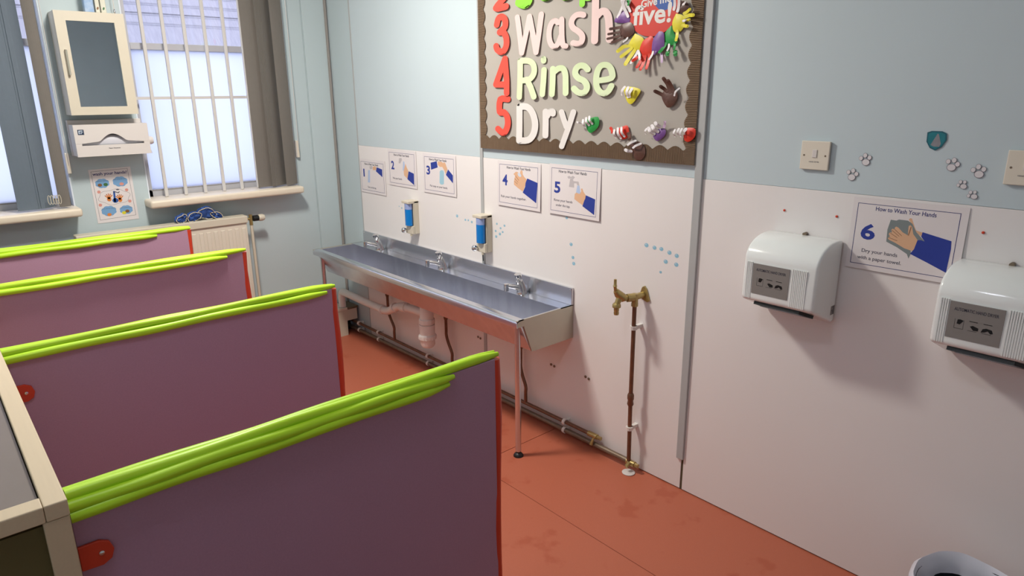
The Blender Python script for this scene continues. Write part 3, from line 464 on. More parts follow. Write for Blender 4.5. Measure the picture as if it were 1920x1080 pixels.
obj('supply_pipe', MB().tube([(0.08, RY1+0.034, 0.79), (0.08, RY1+0.034, 0.19)], 0.0085, 10), 'cream', r, smooth=True)
for y in (RY0+0.15, RY1-0.15): obj('wall_bracket', MB().box(-0.02, 0.05, y-0.015, y+0.015, 0.4, 0.7), 'cream', r)

bx = thing('pipe_boxing', 'cream pipe boxing along the floor under the windows with the pipes running into it', 'boxing', (0.07, -1.2, 0))
mb = MB(); mb.box(0.118, 0.136, -2.66, -0.085, 0.0, 0.172).box(0.118, 0.136, -0.085, -0.012, 0.098, 0.172)
obj('front_board', mb, 'cream', bx)
obj('top_board', MB().box(-0.018, 0.140, -2.66, -0.08, 0.172, 0.188), 'cream_plastic', bx, bevel=0.002)
obj('end_block', MB().box(0.006, 0.140, -0.078, -0.006, 0.172, 0.186), 'wood_dark', bx, bevel=0.002)
obj('hole_shade', MB().box(0.02, 0.03, -0.09, -0.012, 0.0, 0.17), 'black', bx)  # black sheet standing in for the shade inside the pipe hole

# blue cloths on the radiator
cl = thing('cloth', 'crumpled blue cloth with pale piping lying on the radiator top', 'cloth', (0.08, -0.89, 0.853))
def fold(cy, cz, w, h, ang, ph, tilt=0.5):
    mb = MB(); bmesh.ops.create_uvsphere(mb.bm, u_segments=28, v_segments=14, radius=1)
    ca, sa = math.cos(ang), math.sin(ang); ct, st = math.cos(tilt), math.sin(tilt)
    def place(x, y, z):
        k = 1+0.10*math.sin(3*math.atan2(z, y)+ph)+0.06*math.sin(7*x+5*y+ph)
        y, z, x = y*w*k, z*h*k, x*0.030-0.006*math.sin(4*y/w+ph)
        x, z = x*ct+z*st*0.6, z*ct-x*st*0.4
        y, z = y*ca-z*sa, y*sa+z*ca
        return Vector((0.078+x, cy+y, max(0.8525, cz+z)))
    for v in mb.bm.verts:
        x, y, z = v.co; r2 = math.hypot(y, z)
        v.co = place(x*(0.55+0.45*r2), y, z)
    o = obj('fold', mb, 'cloth_blue', cl, smooth=True)
    for off in (0.62,):
        ring = []
        for k in range(28):
            t = 2*PI*k/28; ring.append(place(off*1.0, math.cos(t)*0.90, math.sin(t)*0.90)+Vector((0.002, 0, 0.001)))
        obj('piping', MB().tube(ring, 0.0021, 6, closed=True), 'cloth_trim', o, smooth=True)
fold(-0.985, 0.874, 0.032, 0.026, 0.5, 0.3)
fold(-0.920, 0.877, 0.042, 0.029, 0.35, 1.7, 0.4)
fold(-0.850, 0.889, 0.056, 0.040, -0.20, 2.6, 0.6)
fold(-0.800, 0.872, 0.040, 0.020, -0.5, 4.0, 0.3)

# ================================================================== wall cabinet, dispenser, things on top
c = thing('wall_cabinet', 'cream wall cabinet with mirrored door between the windows', 'cabinet', (0.05, -1.262, 1.42))
CA, CB, C0, C1 = -1.408, -1.120, 1.425, 1.890
obj('body', MB().box(-0.02, 0.098, CA, CB, C0, C1), 'cream', c, bevel=0.002)
FC = FW_AT(0.10)
d = MB(); d.fbox(FC, CA, CB, C0, C0+0.038, 0, 0.018).fbox(FC, CA, CB, C1-0.042, C1, 0, 0.018).fbox(FC, CA, CA+0.044, C0+0.038, C1-0.042, 0, 0.018).fbox(FC, CB-0.044, CB, C0+0.038, C1-0.042, 0, 0.018)
dr = obj('door', d, 'cream', c)
obj('mirror', MB().fbox(FC, CA+0.044, CB-0.044, C0+0.038, C1-0.042, 0.002, 0.012), 'mirror', dr)
obj('handle', MB().tube([(0.117, CA+0.022, 1.607), (0.134, CA+0.022, 1.607), (0.134, CA+0.022, 1.718), (0.117, CA+0.022, 1.718)], 0.0045, 8), 'steel_end', dr, smooth=True)

c = thing('paper_dispenser', 'white wall paper dispenser with slotted front under the cabinet', 'dispenser', (0.05, -1.26, 1.228))
DA, DB, D0, D1 = -1.417, -1.085, 1.230, 1.380
obj('back_plate', MB().box(-0.02, 0.012, DA, -1.092, D0, 1.400), 'white_plastic', c, bevel=0.002)
F2 = FW_AT(0.105)
cy = (DA+DB)/2; n = 14
up_ = [(DB-0.004, D1), (DA+0.004, D1), (DA+0.004, 1.292), (DA+0.030, 1.292), (cy-0.065, 1.299)]+[(cy-0.055+0.11*k/n, 1.303+0.032*math.sin(PI*k/n)) for k in range(n+1)]+[(cy+0.065, 1.299), (DB-0.030, 1.292), (DB-0.004, 1.292)]
lo_ = [(DA+0.004, D0), (DB-0.004, D0), (DB-0.004, 1.2915), (DB-0.030, 1.2915), (DB-0.030, 1.282), (DA+0.030, 1.282), (DA+0.030, 1.2915), (DA+0.004, 1.2915)]
mb = MB(); mb.prism(F2, up_, 0, 0.014); mb.prism(F2, lo_, 0, 0.014)
obj('front_cover', mb, 'white_plastic', c)
obj('body', MB().box(0.012, 0.104, DA+0.004, DB-0.004, D0+0.002, D0+0.008).box(0.012, 0.104, DA+0.004, DB-0.004, D1-0.008, D1).box(0.012, 0.104, DA+0.004, DA+0.010, D0+0.008, D1-0.008).box(0.012, 0.104, DB-0.010, DB-0.004, D0+0.008, D1-0.008), 'white_plastic', c)
obj('paper_roll', MB()._lathe([(0.045, 0), (0.045, 0.30)], Vector((0.058, DA+0.018, 1.300)), Vector((0, 1, 0)), 24), 'paper_roll', c, smooth=True)
obj('end_knob', MB()._lathe([(0.020, 0), (0.021, 0.018), (0.017, 0.028)], Vector((0.07, DB-0.004, 1.292)), Vector((0, 1, 0)), 16), 'white_plastic', c, smooth=True)
obj('paper_tail', MB().prism(Fr((0.06, 0, 0), (0, 1, 0), (0, 0, 1), (1, 0, 0)), [(DB-0.010, D0+0.03), (DB+0.012, D0+0.012), (DB+0.016, D0-0.004), (DB-0.012, D0-0.003)], 0, 0.002), 'paper_roll', c)
lg = obj('logo', MB().fbox(F2, DA+0.020, DA+0.046, 1.334, 1.358, 0.014, 0.0148), 'navy_logo', c)
obj('logo_mark', MB().fbox(F2, DA+0.024, DA+0.028, 1.338, 1.354, 0.0148, 0.0152).fbox(F2, DA+0.028, DA+0.041, 1.350, 1.354, 0.0148, 0.0152).fbox(F2, DA+0.032, DA+0.041, 1.343, 1.346, 0.0148, 0.0152).fbox(F2, DA+0.032, DA+0.035, 1.338, 1.343, 0.0148, 0.0152), 'pale_print', lg)
text('lettering', 'Paper Dispenser', F2, cy-0.025, 1.262, 0.052, 0.006, 0.0145, 'print_dark', c, bold=0.02)

t = thing('packet', 'blue and white packet standing on top of the wall cabinet', 'packet', (0.07, -1.25, 1.891))
obj('wrapper', MB().box(0.045, 0.085, -1.272, -1.232, 1.891, 1.99), 'pk_blue', t, bevel=0.004)
obj('seal', MB().box(0.063, 0.066, -1.272, -1.232, 1.9895, 2.003), 'pk_white', t)
for y0, y1, lm, lab in ((-1.226, -1.207, 'leaf_brown', 'slim white packet with a brown leaf mark on the wall cabinet'), (-1.203, -1.180, 'leaf_green', 'slim white packet with a green leaf mark on the wall cabinet')):
    t = thing('packet', lab, 'packet', (0.07, (y0+y1)/2, 1.891))
    obj('wrapper', MB().box(0.055, 0.082, y0, y1, 1.891, 2.04), 'pk_white', t, bevel=0.004)
    obj('leaf_mark', MB().ell(FW_AT(0.082), (y0+y1)/2, 1.912, 0.004, 0.007, 0, 0.0005, rot=-0.4), lm, t)
t = thing('pull_cord', 'thin clear pull cord hanging beside the wall cabinet top', 'cord', (0.04, -1.135, 1.897))
obj('cord', MB().tube([(0.04, -1.137, 1.915), (0.04, -1.137, H-0.002)], 0.002, 6), 'white_plastic', t)
obj('cord_knob', MB()._lathe([(0.002, 0), (0.006, 0.006), (0.005, 0.014), (0.002, 0.02)], Vector((0.04, -1.137, 1.897)), Vector((0, 0, 1)), 10), 'chrome', t, smooth=True)

# ================================================================== trough sink
s = thing('trough_sink', 'long stainless steel wall trough sink on two front legs', 'sink', (1.15, -0.16, 0))
SX0, SX1, ZD = 0.252, 2.055, 0.628
YF = -0.330
T = 0.0025
# deck, rims
obj('deck', MB().box(SX0, SX1, -0.078, -0.0015, ZD-T, ZD), 'steel', s)
obj('splashback', MB().box(0.288, SX1, -0.013, -0.0012, ZD, 0.704), 'steel', s, bevel=0.0015, seg=1)
rim = MB(); FX = Fr((0, 0, 0), (0, 1, 0), (0, 0, 1), (1, 0, 0))
prof = [(-0.290, ZD), (-0.318, ZD), (-0.326, ZD-0.002), (-0.331, ZD-0.007), (YF-0.002, ZD-0.014), (YF-0.001, ZD-0.030), (YF+0.004, ZD-0.030), (-0.327, ZD-0.010), (-0.318, ZD-0.004), (-0.290, ZD-T)]
rim.prism(FX, prof, SX0, SX1); obj('front_rim', rim, 'steel', s, smooth=True)
# basin: inner and outer skins
def wall(mb, pts): mb.bm.faces.new([mb.bm.verts.new(p) for p in pts])
bi = MB(); zt, zb = ZD-0.001, 0.490
yi0, yi1, yb0, yb1 = -0.291, -0.077, -0.240, -0.070
xa, xb = SX0+0.030, SX1-0.012
top = [(xa, yi0, zt), (xb, yi0, zt), (xb, yi1, zt), (xa, yi1, zt)]; bot = [(xa+0.004, yb0, zb), (xb-0.004, yb0, zb), (xb-0.004, yb1, zb), (xa+0.004, yb1, zb)]
V = [bi.bm.verts.new(p) for p in top+bot]
for q in ((0, 1, 5, 4), (1, 2, 6, 5), (2, 3, 7, 6), (3, 0, 4, 7), (4, 5, 6, 7)): bi.bm.faces.new([V[i] for i in q])
o_ = [(SX0, -0.318, ZD-0.004), (SX1-0.006, -0.318, ZD-0.004), (SX1-0.006, -0.004, ZD-0.004), (SX0, -0.004, ZD-0.004)]
ob = [(SX0, -0.248, 0.480), (SX1-0.006, -0.248, 0.480), (SX1-0.006, -0.004, 0.480), (SX0, -0.004, 0.480)]
W_ = [bi.bm.verts.new(p) for p in o_+ob]
for q in ((0, 1, 5, 4), (1, 2, 6, 5), (2, 3, 7, 6), (3, 0, 4, 7), (4, 5, 6, 7)): bi.bm.faces.new([W_[i] for i in q])
for i in range(4): bi.bm.faces.new((V[i], V[(i+1) % 4], W_[(i+1) % 4], W_[i]))
obj('basin', bi, 'steel_basin', s)
ep = MB(); ep.prism(FX, [(-0.330, ZD), (-0.0015, ZD), (-0.0015, 0.478), (-0.246, 0.478), (-0.292, 0.600), (-0.326, 0.598)], SX1-0.006, SX1)
obj('end_panel', ep, 'steel_end', s)
ep = MB(); ep.prism(FX, [(-0.330, ZD), (-0.0015, ZD), (-0.0015, 0.478), (-0.246, 0.478), (-0.292, 0.600), (-0.326, 0.598)], SX0-0.001, SX0+0.004)
obj('end_panel', ep, 'steel_end', s)
obj('drain', MB()._lathe([(0.026, 0), (0.026, 0.003), (0.018, 0.001), (0.002, 0.001)], Vector((1.155, -0.155, 0.4905)), Vector((0, 0, 1)), 20), 'chrome', s, smooth=True)
for x in (SX1-0.012, 1.40, 0.86, 0.30): obj('screw', MB()._lathe([(0.004, 0), (0.003, 0.0015)], Vector((x, -0.013, 0.694)), Vector((0, -1, 0)), 10), 'chrome', s)
for x, y in ((2.022, -0.297), (0.272, -0.285)):
    lg = obj('leg', MB().tube([(x, y, 0.024), (x, y, 0.614)], 0.0125, 16), 'steel', s, smooth=True)
    obj('foot', MB()._lathe([(0.022, 0), (0.022, 0.004), (0.017, 0.012), (0.011, 0.016), (0.011, 0.03)], Vector((x, y, 0)), Vector((0, 0, 1)), 20), 'black', lg, smooth=True)

def tap(x, label):
    t = thing('tap', label, 'tap', (x, -0.045, ZD), 'push taps on the trough sink')
    y0 = -0.045
    mb = MB(); mb.tube([(x, y0, ZD), (x, y0, ZD+0.006), (x, y0-0.002, ZD+0.02), (x, y0-0.010, ZD+0.048), (x, y0-0.015, ZD+0.062)], [0.026, 0.025, 0.0225, 0.019, 0.015], 18)
    obj('body', mb, 'chrome', t, smooth=True)
    mb = MB(); mb.tube([(x, y0-0.006, ZD+0.024), (x, y0-0.050, ZD+0.042), (x, y0-0.085, ZD+0.052), (x, y0-0.093, ZD+0.052)], [0.014, 0.011, 0.010, 0.009], 12)
    sp = obj('spout', mb, 'chrome', t, smooth=True)
    mb = MB(); mb.tube([(x, y0-0.093, ZD+0.062), (x, y0-0.093, ZD+0.030)], [0.0115, 0.011], 14); obj('nozzle', mb, 'chrome', sp, smooth=True)
    mb = MB(); mb.tube([(x, y0-0.014, ZD+0.058), (x, y0-0.020, ZD+0.078), (x, y0-0.021, ZD+0.082), (x, y0-0.024, ZD+0.095)], [0.011, 0.012, 0.0165, 0.0165], 14)
    obj('push_knob', mb, 'chrome', t, smooth=True)
tap(0.535, 'chrome push tap nearest the window end of the trough sink')
tap(1.160, 'chrome push tap in the middle of the trough sink')
tap(1.772, 'chrome push tap at the near end of the trough sink')

# waste trap
w = thing('waste_pipe', 'white plastic bottle trap and waste pipe under the sink', 'pipe', (1.155, -0.155, 0.22))
tx, ty = 1.155, -0.155
obj('inlet', MB()._lathe([(0.035, 0), (0.036, 0.060), (0.034, 0.110), (0.026, 0.120), (0.026, 0.137)], Vector((tx, ty, 0.343)), Vector((0, 0, 1)), 24), 'pvc', w, smooth=True)
obj('nut', MB()._lathe([(0.039, 0), (0.042, 0.004), (0.042, 0.026), (0.036, 0.030)], Vector((tx, ty, 0.352)), Vector((0, 0, 1)), 12), 'pvc', w)
obj('bottle', MB()._lathe([(0.010, 0), (0.030, 0.006), (0.038, 0.020), (0.040, 0.075), (0.041, 0.130)], Vector((tx, ty, 0.218)), Vector((0, 0, 1)), 28), 'pvc', w, smooth=True)
mb = MB(); mb._lathe([(0.046, 0), (0.047, 0.014), (0.045, 0.022), (0.041, 0.026)], Vector((tx, ty, 0.270)), Vector((0, 0, 1)), 28)
for k in range(18): a = 2*PI*k/18; mb.tube([(tx+0.047*math.cos(a), ty+0.047*math.sin(a), 0.271), (tx+0.046*math.cos(a), ty+0.046*math.sin(a), 0.288)], 0.0025, 5)
obj('collar', mb, 'pvc', w)
P = bez([(tx-0.02, ty, 0.402), (1.02, -0.140, 0.392), (0.90, -0.128, 0.376), (0.84, -0.125, 0.366), (0.76, -0.122, 0.330), (0.70, -0.120, 0.306), (0.62, -0.118, 0.302), (0.40, -0.112, 0.300), (0.17, -0.105, 0.298), (0.125, -0.100, 0.290), (0.110, -0.098, 0.262), (0.110, -0.098, 0.19)], 6)
obj('waste_run', MB().tube(P, 0.0225, 16), 'pvc', w, smooth=True)
for q0, q1 in (((0.93, -0.131, 0.381), (0.88, -0.127, 0.373)), ((0.80, -0.124, 0.352), (0.78, -0.123, 0.342)), ((0.66, -0.119, 0.303), (0.64, -0.1185, 0.3025))):
    obj('coupling', MB().tube([q0, q1], 0.0275, 16), 'pvc', w, smooth=True)

# supply pipes
def clip(parent, p, ax):
    x, y, z = p; mb = MB()
    if ax == 'x': mb.tube([(x-0.007, y, z), (x+0.007, y, z)], 0.0145, 12).box(x-0.007, x+0.007, y, 0.0, z-0.008, z+0.008)
    else: mb.tube([(x, y, z-0.007), (x, y, z+0.007)], 0.0145, 12).box(x-0.008, x+0.008, y, 0.0, z-0.007, z+0.007)
    obj('pipe_clip', mb, 'clip_white', parent)
u = thing('supply_pipe', 'upper brown copper pipe running along the wall foot under the sink', 'pipe', (1.2, -0.03, 0.076))
obj('pipe_run', MB().tube([(0.05, -0.03, 0.082), (2.20, -0.03, 0.076)], 0.0085, 12), 'copper', u, smooth=True)
mb = MB(); mb.tube([(2.185, -0.03, 0.076), (2.235, -0.03, 0.076)], 0.0120, 12).tube([(2.235, -0.03, 0.076), (2.256, -0.03, 0.076)], 0.0085, 8).tube([(2.222, -0.038, 0.072), (2.218, -0.050, 0.040)], [0.004, 0.008], 8)
obj('end_valve', mb, 'brass', u, smooth=True)
for x in (0.19, 0.43, 0.965, 2.04): clip(u, (x, -0.03, 0.0815-0.0028*x), 'x')
for x, dx in ((0.560, 0.055), (1.150, 0.045), (1.745, 0.035)):
    z1 = 0.0815-0.0028*x+0.004
    P = bez([(x, -0.03, 0.476), (x, -0.03, 0.30), (x, -0.03, 0.255), (x+dx*0.35, -0.03, 0.215), (x+dx, -0.03, 0.165), (x+dx, -0.03, 0.13), (x+dx, -0.03, z1)], 6)
    dp = obj('drop_pipe', MB().tube(P, 0.0082, 10), 'copper', u, smooth=True)
    obj('joint', MB().tube([(x, -0.03, 0.345), (x, -0.03, 0.355), (x, -0.03, 0.395), (x, -0.03, 0.405)], [0.010, 0.0125, 0.0125, 0.010], 10), 'copper', dp, smooth=True)
lo = thing('supply_pipe', 'lower grey brown pipe running along the wall foot to the outside tap riser', 'pipe', (1.3, -0.03, 0.035))
obj('pipe_run', MB().tube([(0.05, -0.03, 0.034), (2.415, -0.03, 0.036)], 0.0115, 12), 'pipe_grey', lo, smooth=True)
for x in (0.19, 0.43, 0.965, 2.04): clip(lo, (x, -0.03, 0.035), 'x')
rs = thing('standpipe_tap', 'brass bib tap on a copper riser pipe clipped to the wall beside the sink', 'tap', (2.417, -0.045, 0.0))
mb = MB(); mb.tube([(2.417, -0.040, 0.047), (2.417, -0.045, 0.30), (2.417, -0.045, 0.725)], 0.0085, 12)
obj('riser_pipe', mb, 'copper', rs, smooth=True)
mb = MB(); mb.tube([(2.405, -0.035, 0.036), (2.445, -0.035, 0.036)], 0.0125, 12).tube([(2.445, -0.035, 0.036), (2.462, -0.035, 0.036)], 0.009, 8).tube([(2.425, -0.047, 0.040), (2.425, -0.066, 0.030)], 0.008, 8)
obj('drain_cock', mb, 'brass', rs, smooth=True)
obj('floor_collar', MB()._lathe([(0.026, 0), (0.027, 0.003), (0.020, 0.006)], Vector((2.430, -0.055, 0.0005)), Vector((0, 0, 1)), 20), 'white_plastic', rs, smooth=True)
obj('coupling', MB().tube([(2.417, -0.045, z) for z in (0.295, 0.303, 0.318, 0.326, 0.342, 0.350)], [0.010, 0.0135, 0.011, 0.0135, 0.0135, 0.010], 12), 'copper', rs, smooth=True)
for z in (0.627, 0.195): clip(rs, (2.417, -0.045, z), 'z')
mb = MB(); mb.tube([(2.417, -0.045, 0.715), (2.417, -0.045, 0.728)], 0.0135, 8).tube([(2.417, -0.045, 0.728), (2.417, -0.045, 0.765)], 0.0125, 14).tube([(2.417, -0.045, 0.752), (2.425, -0.006, 0.755)], 0.0125, 14)
obj('elbow', mb, 'brass', rs, smooth=True)
mb = MB(); mb.prism(Fr((0, -0.001, 0), (1, 0, 0), (0, 0, 1), (0, -1, 0)), [(2.408, 0.742), (2.445, 0.728), (2.458, 0.736), (2.452, 0.750), (2.440, 0.782), (2.430, 0.792), (2.418, 0.784), (2.412, 0.765)], 0, 0.006)
obj('wall_plate', mb, 'brass', rs, bevel=0.002)
mb = MB(); mb.tube([(2.417, -0.050, 0.752), (2.405, -0.078, 0.752)], [0.016, 0.016], 14).tube([(2.405, -0.078, 0.752), (2.392, -0.108, 0.752)], [0.011, 0.013], 14).tube([(2.400, -0.090, 0.752), (2.388, -0.112, 0.772), (2.384, -0.120, 0.785)], [0.017, 0.016, 0.011], 12).tube([(2.392, -0.108, 0.755), (2.388, -0.118, 0.728)], [0.012, 0.011], 12)
bd = obj('tap_body', mb, 'brass', rs, smooth=True)
obj('lever', MB().tube([(2.384, -0.120, 0.783), (2.382, -0.123, 0.800), (2.382, -0.123, 0.803), (2.382, -0.123, 0.808), (2.382, -0.123, 0.830)], [0.0075, 0.006, 0.0085, 0.006, 0.0055], 10), 'brass', bd, smooth=True)
obj('hose_outlet', MB().tube([(2.388, -0.118, z) for z in (0.736, 0.730, 0.720, 0.716, 0.708, 0.704, 0.698, 0.690)], [0.013, 0.0165, 0.0165, 0.010, 0.0105, 0.009, 0.0105, 0.009], 12), 'brass', bd, smooth=True)

# ================================================================== soap dispensers
def soap(x, label):
    t = thing('soap_dispenser', label, 'dispenser', (x+0.034, -0.03, 0.770), 'wall soap dispensers over the sink')
    z0, z1 = 0.772, 0.952; w_ = 0.068; yf = -0.052
    mb = MB(); mb.fbox(FW, x, x+w_, z0, z1, 0.0, 0.030); mb.fbox(FW, x, x+0.012, z0, z1, 0.030, 0.044); mb.fbox(FW, x+0.0625, x+w_, z0, z1, 0.030, 0.034); mb.fbox(FW, x, x+w_, z1-0.012, z1+0.002, 0.0, 0.066); mb.fbox(FW, x+0.012, x+w_, z0, z0+0.045, 0.030, 0.046)
    obj('body', mb, 'cream', t, bevel=0.0025)
    F3 = Fr((0, 0, 0), (1, 0, 0), (0, -1, 0), (0, 0, 1))
    obj('gel_bottle', MB().ell(F3, x+0.037, 0.046, 0.0245, 0.019, z0+0.048, z1-0.044), 'gel_blue', t, smooth=True, label='clear bottle filled with blue soap gel')
    obj('bottle_top', MB().ell(F3, x+0.037, 0.046, 0.0245, 0.019, z1-0.0435, z1-0.013), 'gel_clear', t, smooth=True)
    mb = MB(); mb._lathe([(0.009, 0.0), (0.009, 0.008), (0.0145, 0.012), (0.0150, 0.020), (0.011, 0.026), (0.003, 0.028)], Vector((x+0.012, -0.050, z0+0.020)), Vector((0, -1, 0)), 18)
    obj('push_button', mb, 'chrome', t, smooth=True)
    mb = MB(); mb.tube([(x+0.040, -0.038, z0), (x+0.040, -0.038, z0-0.012)], 0.007, 10); obj('spout', mb, 'cream', t, smooth=True)
    obj('drop_mark', MB().ell(FW, x+0.009, z0+0.060, 0.002, 0.005, 0.044, 0.0445).ell(FW, x+0.009, z0+0.049, 0.004, 0.0012, 0.044, 0.0445), 'print_navy', t)
    return t
soap(0.828, 'white wall soap dispenser with blue gel nearer the window')
t = soap(1.447, 'white wall soap dispenser with blue gel over the joint strip mid sink')
obj('dip_tube', MB().tube([(1.487, -0.038, 0.760), (1.487, -0.036, 0.728)], 0.0022, 8), 'black', t)

# ================================================================== hand dryers
def dryer(x, label):
    t = thing('hand_dryer', label, 'hand dryer', (x+0.115, -0.08, 0.824), 'automatic hand dryers on the right wall')
    Wd = 0.230; z0, z1 = 0.825, 1.080
    pr = [(-0.001, z0), (-0.001, z1)]
    for k in range(11): a = PI/2*k/10; pr.append((-0.045-0.108*math.sin(a), 1.012+(z1-1.012)*math.cos(a)))
    pr = pr[:2]+[(-0.030, z1)]+pr[2:]+[(-0.155, 0.960), (-0.156, 0.887), (-0.150, 0.882), (-0.02, z0)]
    Fx = Fr((x, 0, 0), (0, 1, 0), (0, 0, 1), (1, 0, 0))
    mb = MB(); mb.prism(Fx, pr, 0, Wd)
    body = obj('body', mb, 'dryer_white', t, bevel=0.009, seg=4, smooth=True)
    FD = Fr((x, -0.1560, 0), (1, 0, 0), (0, 0, 1), (0, -1, 0))
    obj('face_plate', MB().fbox(FD, 0.034, 0.150, 0.907, 1.001, -0.004, 0.0012), 'dryer_grey', t)
    text('lettering', 'AUTOMATIC HAND DRYER', FD, 0.045, 0.979, 0.094, 0.0082, 0.0012, 'print_dark', t, bold=0.01)
    ic = MB()
    for a in (0.050, 0.080, 0.110):
        ic.fbox(FD, a, a+0.020, 0.9335, 0.9342, 0.0012, 0.0015)
        if a == 0.050:
            ic.fbox(FD, a, a+0.0005, 0.934, 0.958, 0.0012, 0.0015).fbox(FD, a+0.0195, a+0.020, 0.934, 0.958, 0.0012, 0.0015)
            ic.prism(FD, [(a+0.005, 0.946), (a+0.012, 0.945), (a+0.019, 0.956), (a+0.012, 0.958), (a+0.006, 0.957)], 0.0012, 0.0016)
        else:
            ic.fbox(FD, a+0.001, a+0.019, 0.957, 0.9585, 0.0012, 0.0016)
            if a == 0.080: ic.prism(FD, [(a+0.004, 0.945), (a+0.010, 0.948), (a+0.022, 0.944), (a+0.022, 0.937), (a+0.012, 0.936)], 0.0012, 0.0016)
            else: ic.prism(FD, [(a-0.002, 0.936), (a+0.001, 0.945), (a+0.008, 0.948), (a+0.020, 0.946), (a+0.023, 0.938), (a+0.018, 0.936), (a+0.012, 0.942), (a+0.006, 0.938)], 0.0012, 0.0016)
    obj('icons', ic, 'black', t)
    for n0, cnt, nm in ((0.012, 4, 'rib'), (0.157, 9, 'rib')):
        for k in range(cnt): obj(nm, MB().fbox(FD, n0+k*0.0052, n0+k*0.0052+0.0030, 0.889, 1.004, -0.003, 0.0012), 'dryer_white', t)
    # outlet under the body, on the sloping underside
    nrm = Vector((0, -0.036, -0.13)).normalized()
    dv = Vector((0, 0.130, -0.057)).normalized(); nn = Vector((0, dv.z, -dv.y)).normalized()
    FU = Fr((x, -0.150, 0.882), (1, 0, 0), dv, nn)
    gr = MB(); gr.prism(FU, [(0.040, 0.008), (0.185, 0.008), (0.212, 0.050), (0.195, 0.056), (0.075, 0.056)], -0.002, 0.010)
    go = obj('air_outlet', gr, 'black', t)
    gr = MB(); gr.prism(FU, [(0.058, 0.018), (0.182, 0.018), (0.188, 0.026), (0.066, 0.026)], 0.010, 0.012)
    obj('louvre', gr, 'frame_alu', go)
    FS = Fr((x+Wd, 0, 0), (0, -1, 0), (0, 0, 1), (1, 0, 0))
    lb = obj('rating_label', MB().fbox(FS, 0.010, 0.034, 0.852, 0.880, -0.001, 0.0008), 'dryer_grey', t)
    mb = MB()
    for k in range(5): mb.fbox(FS, 0.012, 0.020+0.010*((k*7) % 3)/2, 0.855+k*0.005, 0.857+k*0.005, 0.0008, 0.0011)
    obj('label_print', mb, 'print_dark', lb)
    obj('screw_cap', MB().ell(FW, x+0.115, 1.082, 0.006, 0.006, 0.001, 0.016), 'pipe_grey', t)
dryer(2.916, 'glossy white wall hand dryer left of poster six')
dryer(3.450, 'glossy white wall hand dryer at the right edge of view, right of poster six')

# ================================================================== switches
def switch(x, label):
    t = thing('fused_switch', label, 'switch', (x+0.043, -0.004, 1.279), 'switches on the right wall')
    obj('back_box', MB().fbox(FW, x+0.001, x+0.085, 1.280, 1.362, 0.0, 0.004), 'cream_plastic', t)
    obj('face_plate', MB().fbox(FW, x, x+0.086, 1.279, 1.363, 0.004, 0.010), 'cream_plastic', t, bevel=0.002)
    obj('rocker', MB().prism(FW, [(x+0.036, 1.315), (x+0.050, 1.315), (x+0.050, 1.338), (x+0.036, 1.338)], 0.008, 0.0125), 'white_plastic', t, bevel=0.001)
    for dx in (0.011, 0.075): obj('screw', MB().ell(FW, x+dx, 1.321, 0.0028, 0.0028, 0.010, 0.0106, 10), 'pipe_grey', t)
    text('lettering', 'HAND DRYER', FW, x+0.028, 1.3005, 0.030, 0.0035, 0.0101, 'print_soft', t)
switch(2.990, 'cream switched wall plate left of the white paw print stickers')
switch(3.512, 'cream switched wall plate at the right edge of view')

# ================================================================== how-to posters
SPEC = {1: (0.292, 1.142, 0.284, 0.197, 0.3), 2: (0.614, 1.214, 0.282, 0.199, 0.3), 3: (0.960, 1.211, 0.286, 0.203, 0.5), 4: (1.566, 1.213, 0.286, 0.205, 1.0), 5: (1.905, 1.221, 0.288, 0.210, 1.2), 6: (3.160, 1.211, 0.292, 0.207, 0.9)}
PM = {'blue': 'print_blue', 'skin': 'skin_print', 'grey': 'towel_print', 'pale': 'pale_print', 'waterc': 'water_print', 'tapc': 'tap_print', 'bottlec': 'bottle_print'}
CAT = {1: 'a blue sleeve and the number 1', 2: 'a wet hand and the number 2', 3: 'a soap bottle and the number 3', 4: 'rubbed hands and the number 4', 5: 'a running tap and the number 5', 6: 'a paper towel and the number 6'}
WHERE = {1: 'nearest the window wall', 2: 'above the first soap dispenser', 3: 'left of the joint strip', 4: 'right of the joint strip', 5: 'below the display board', 6: 'between the hand dryers'}
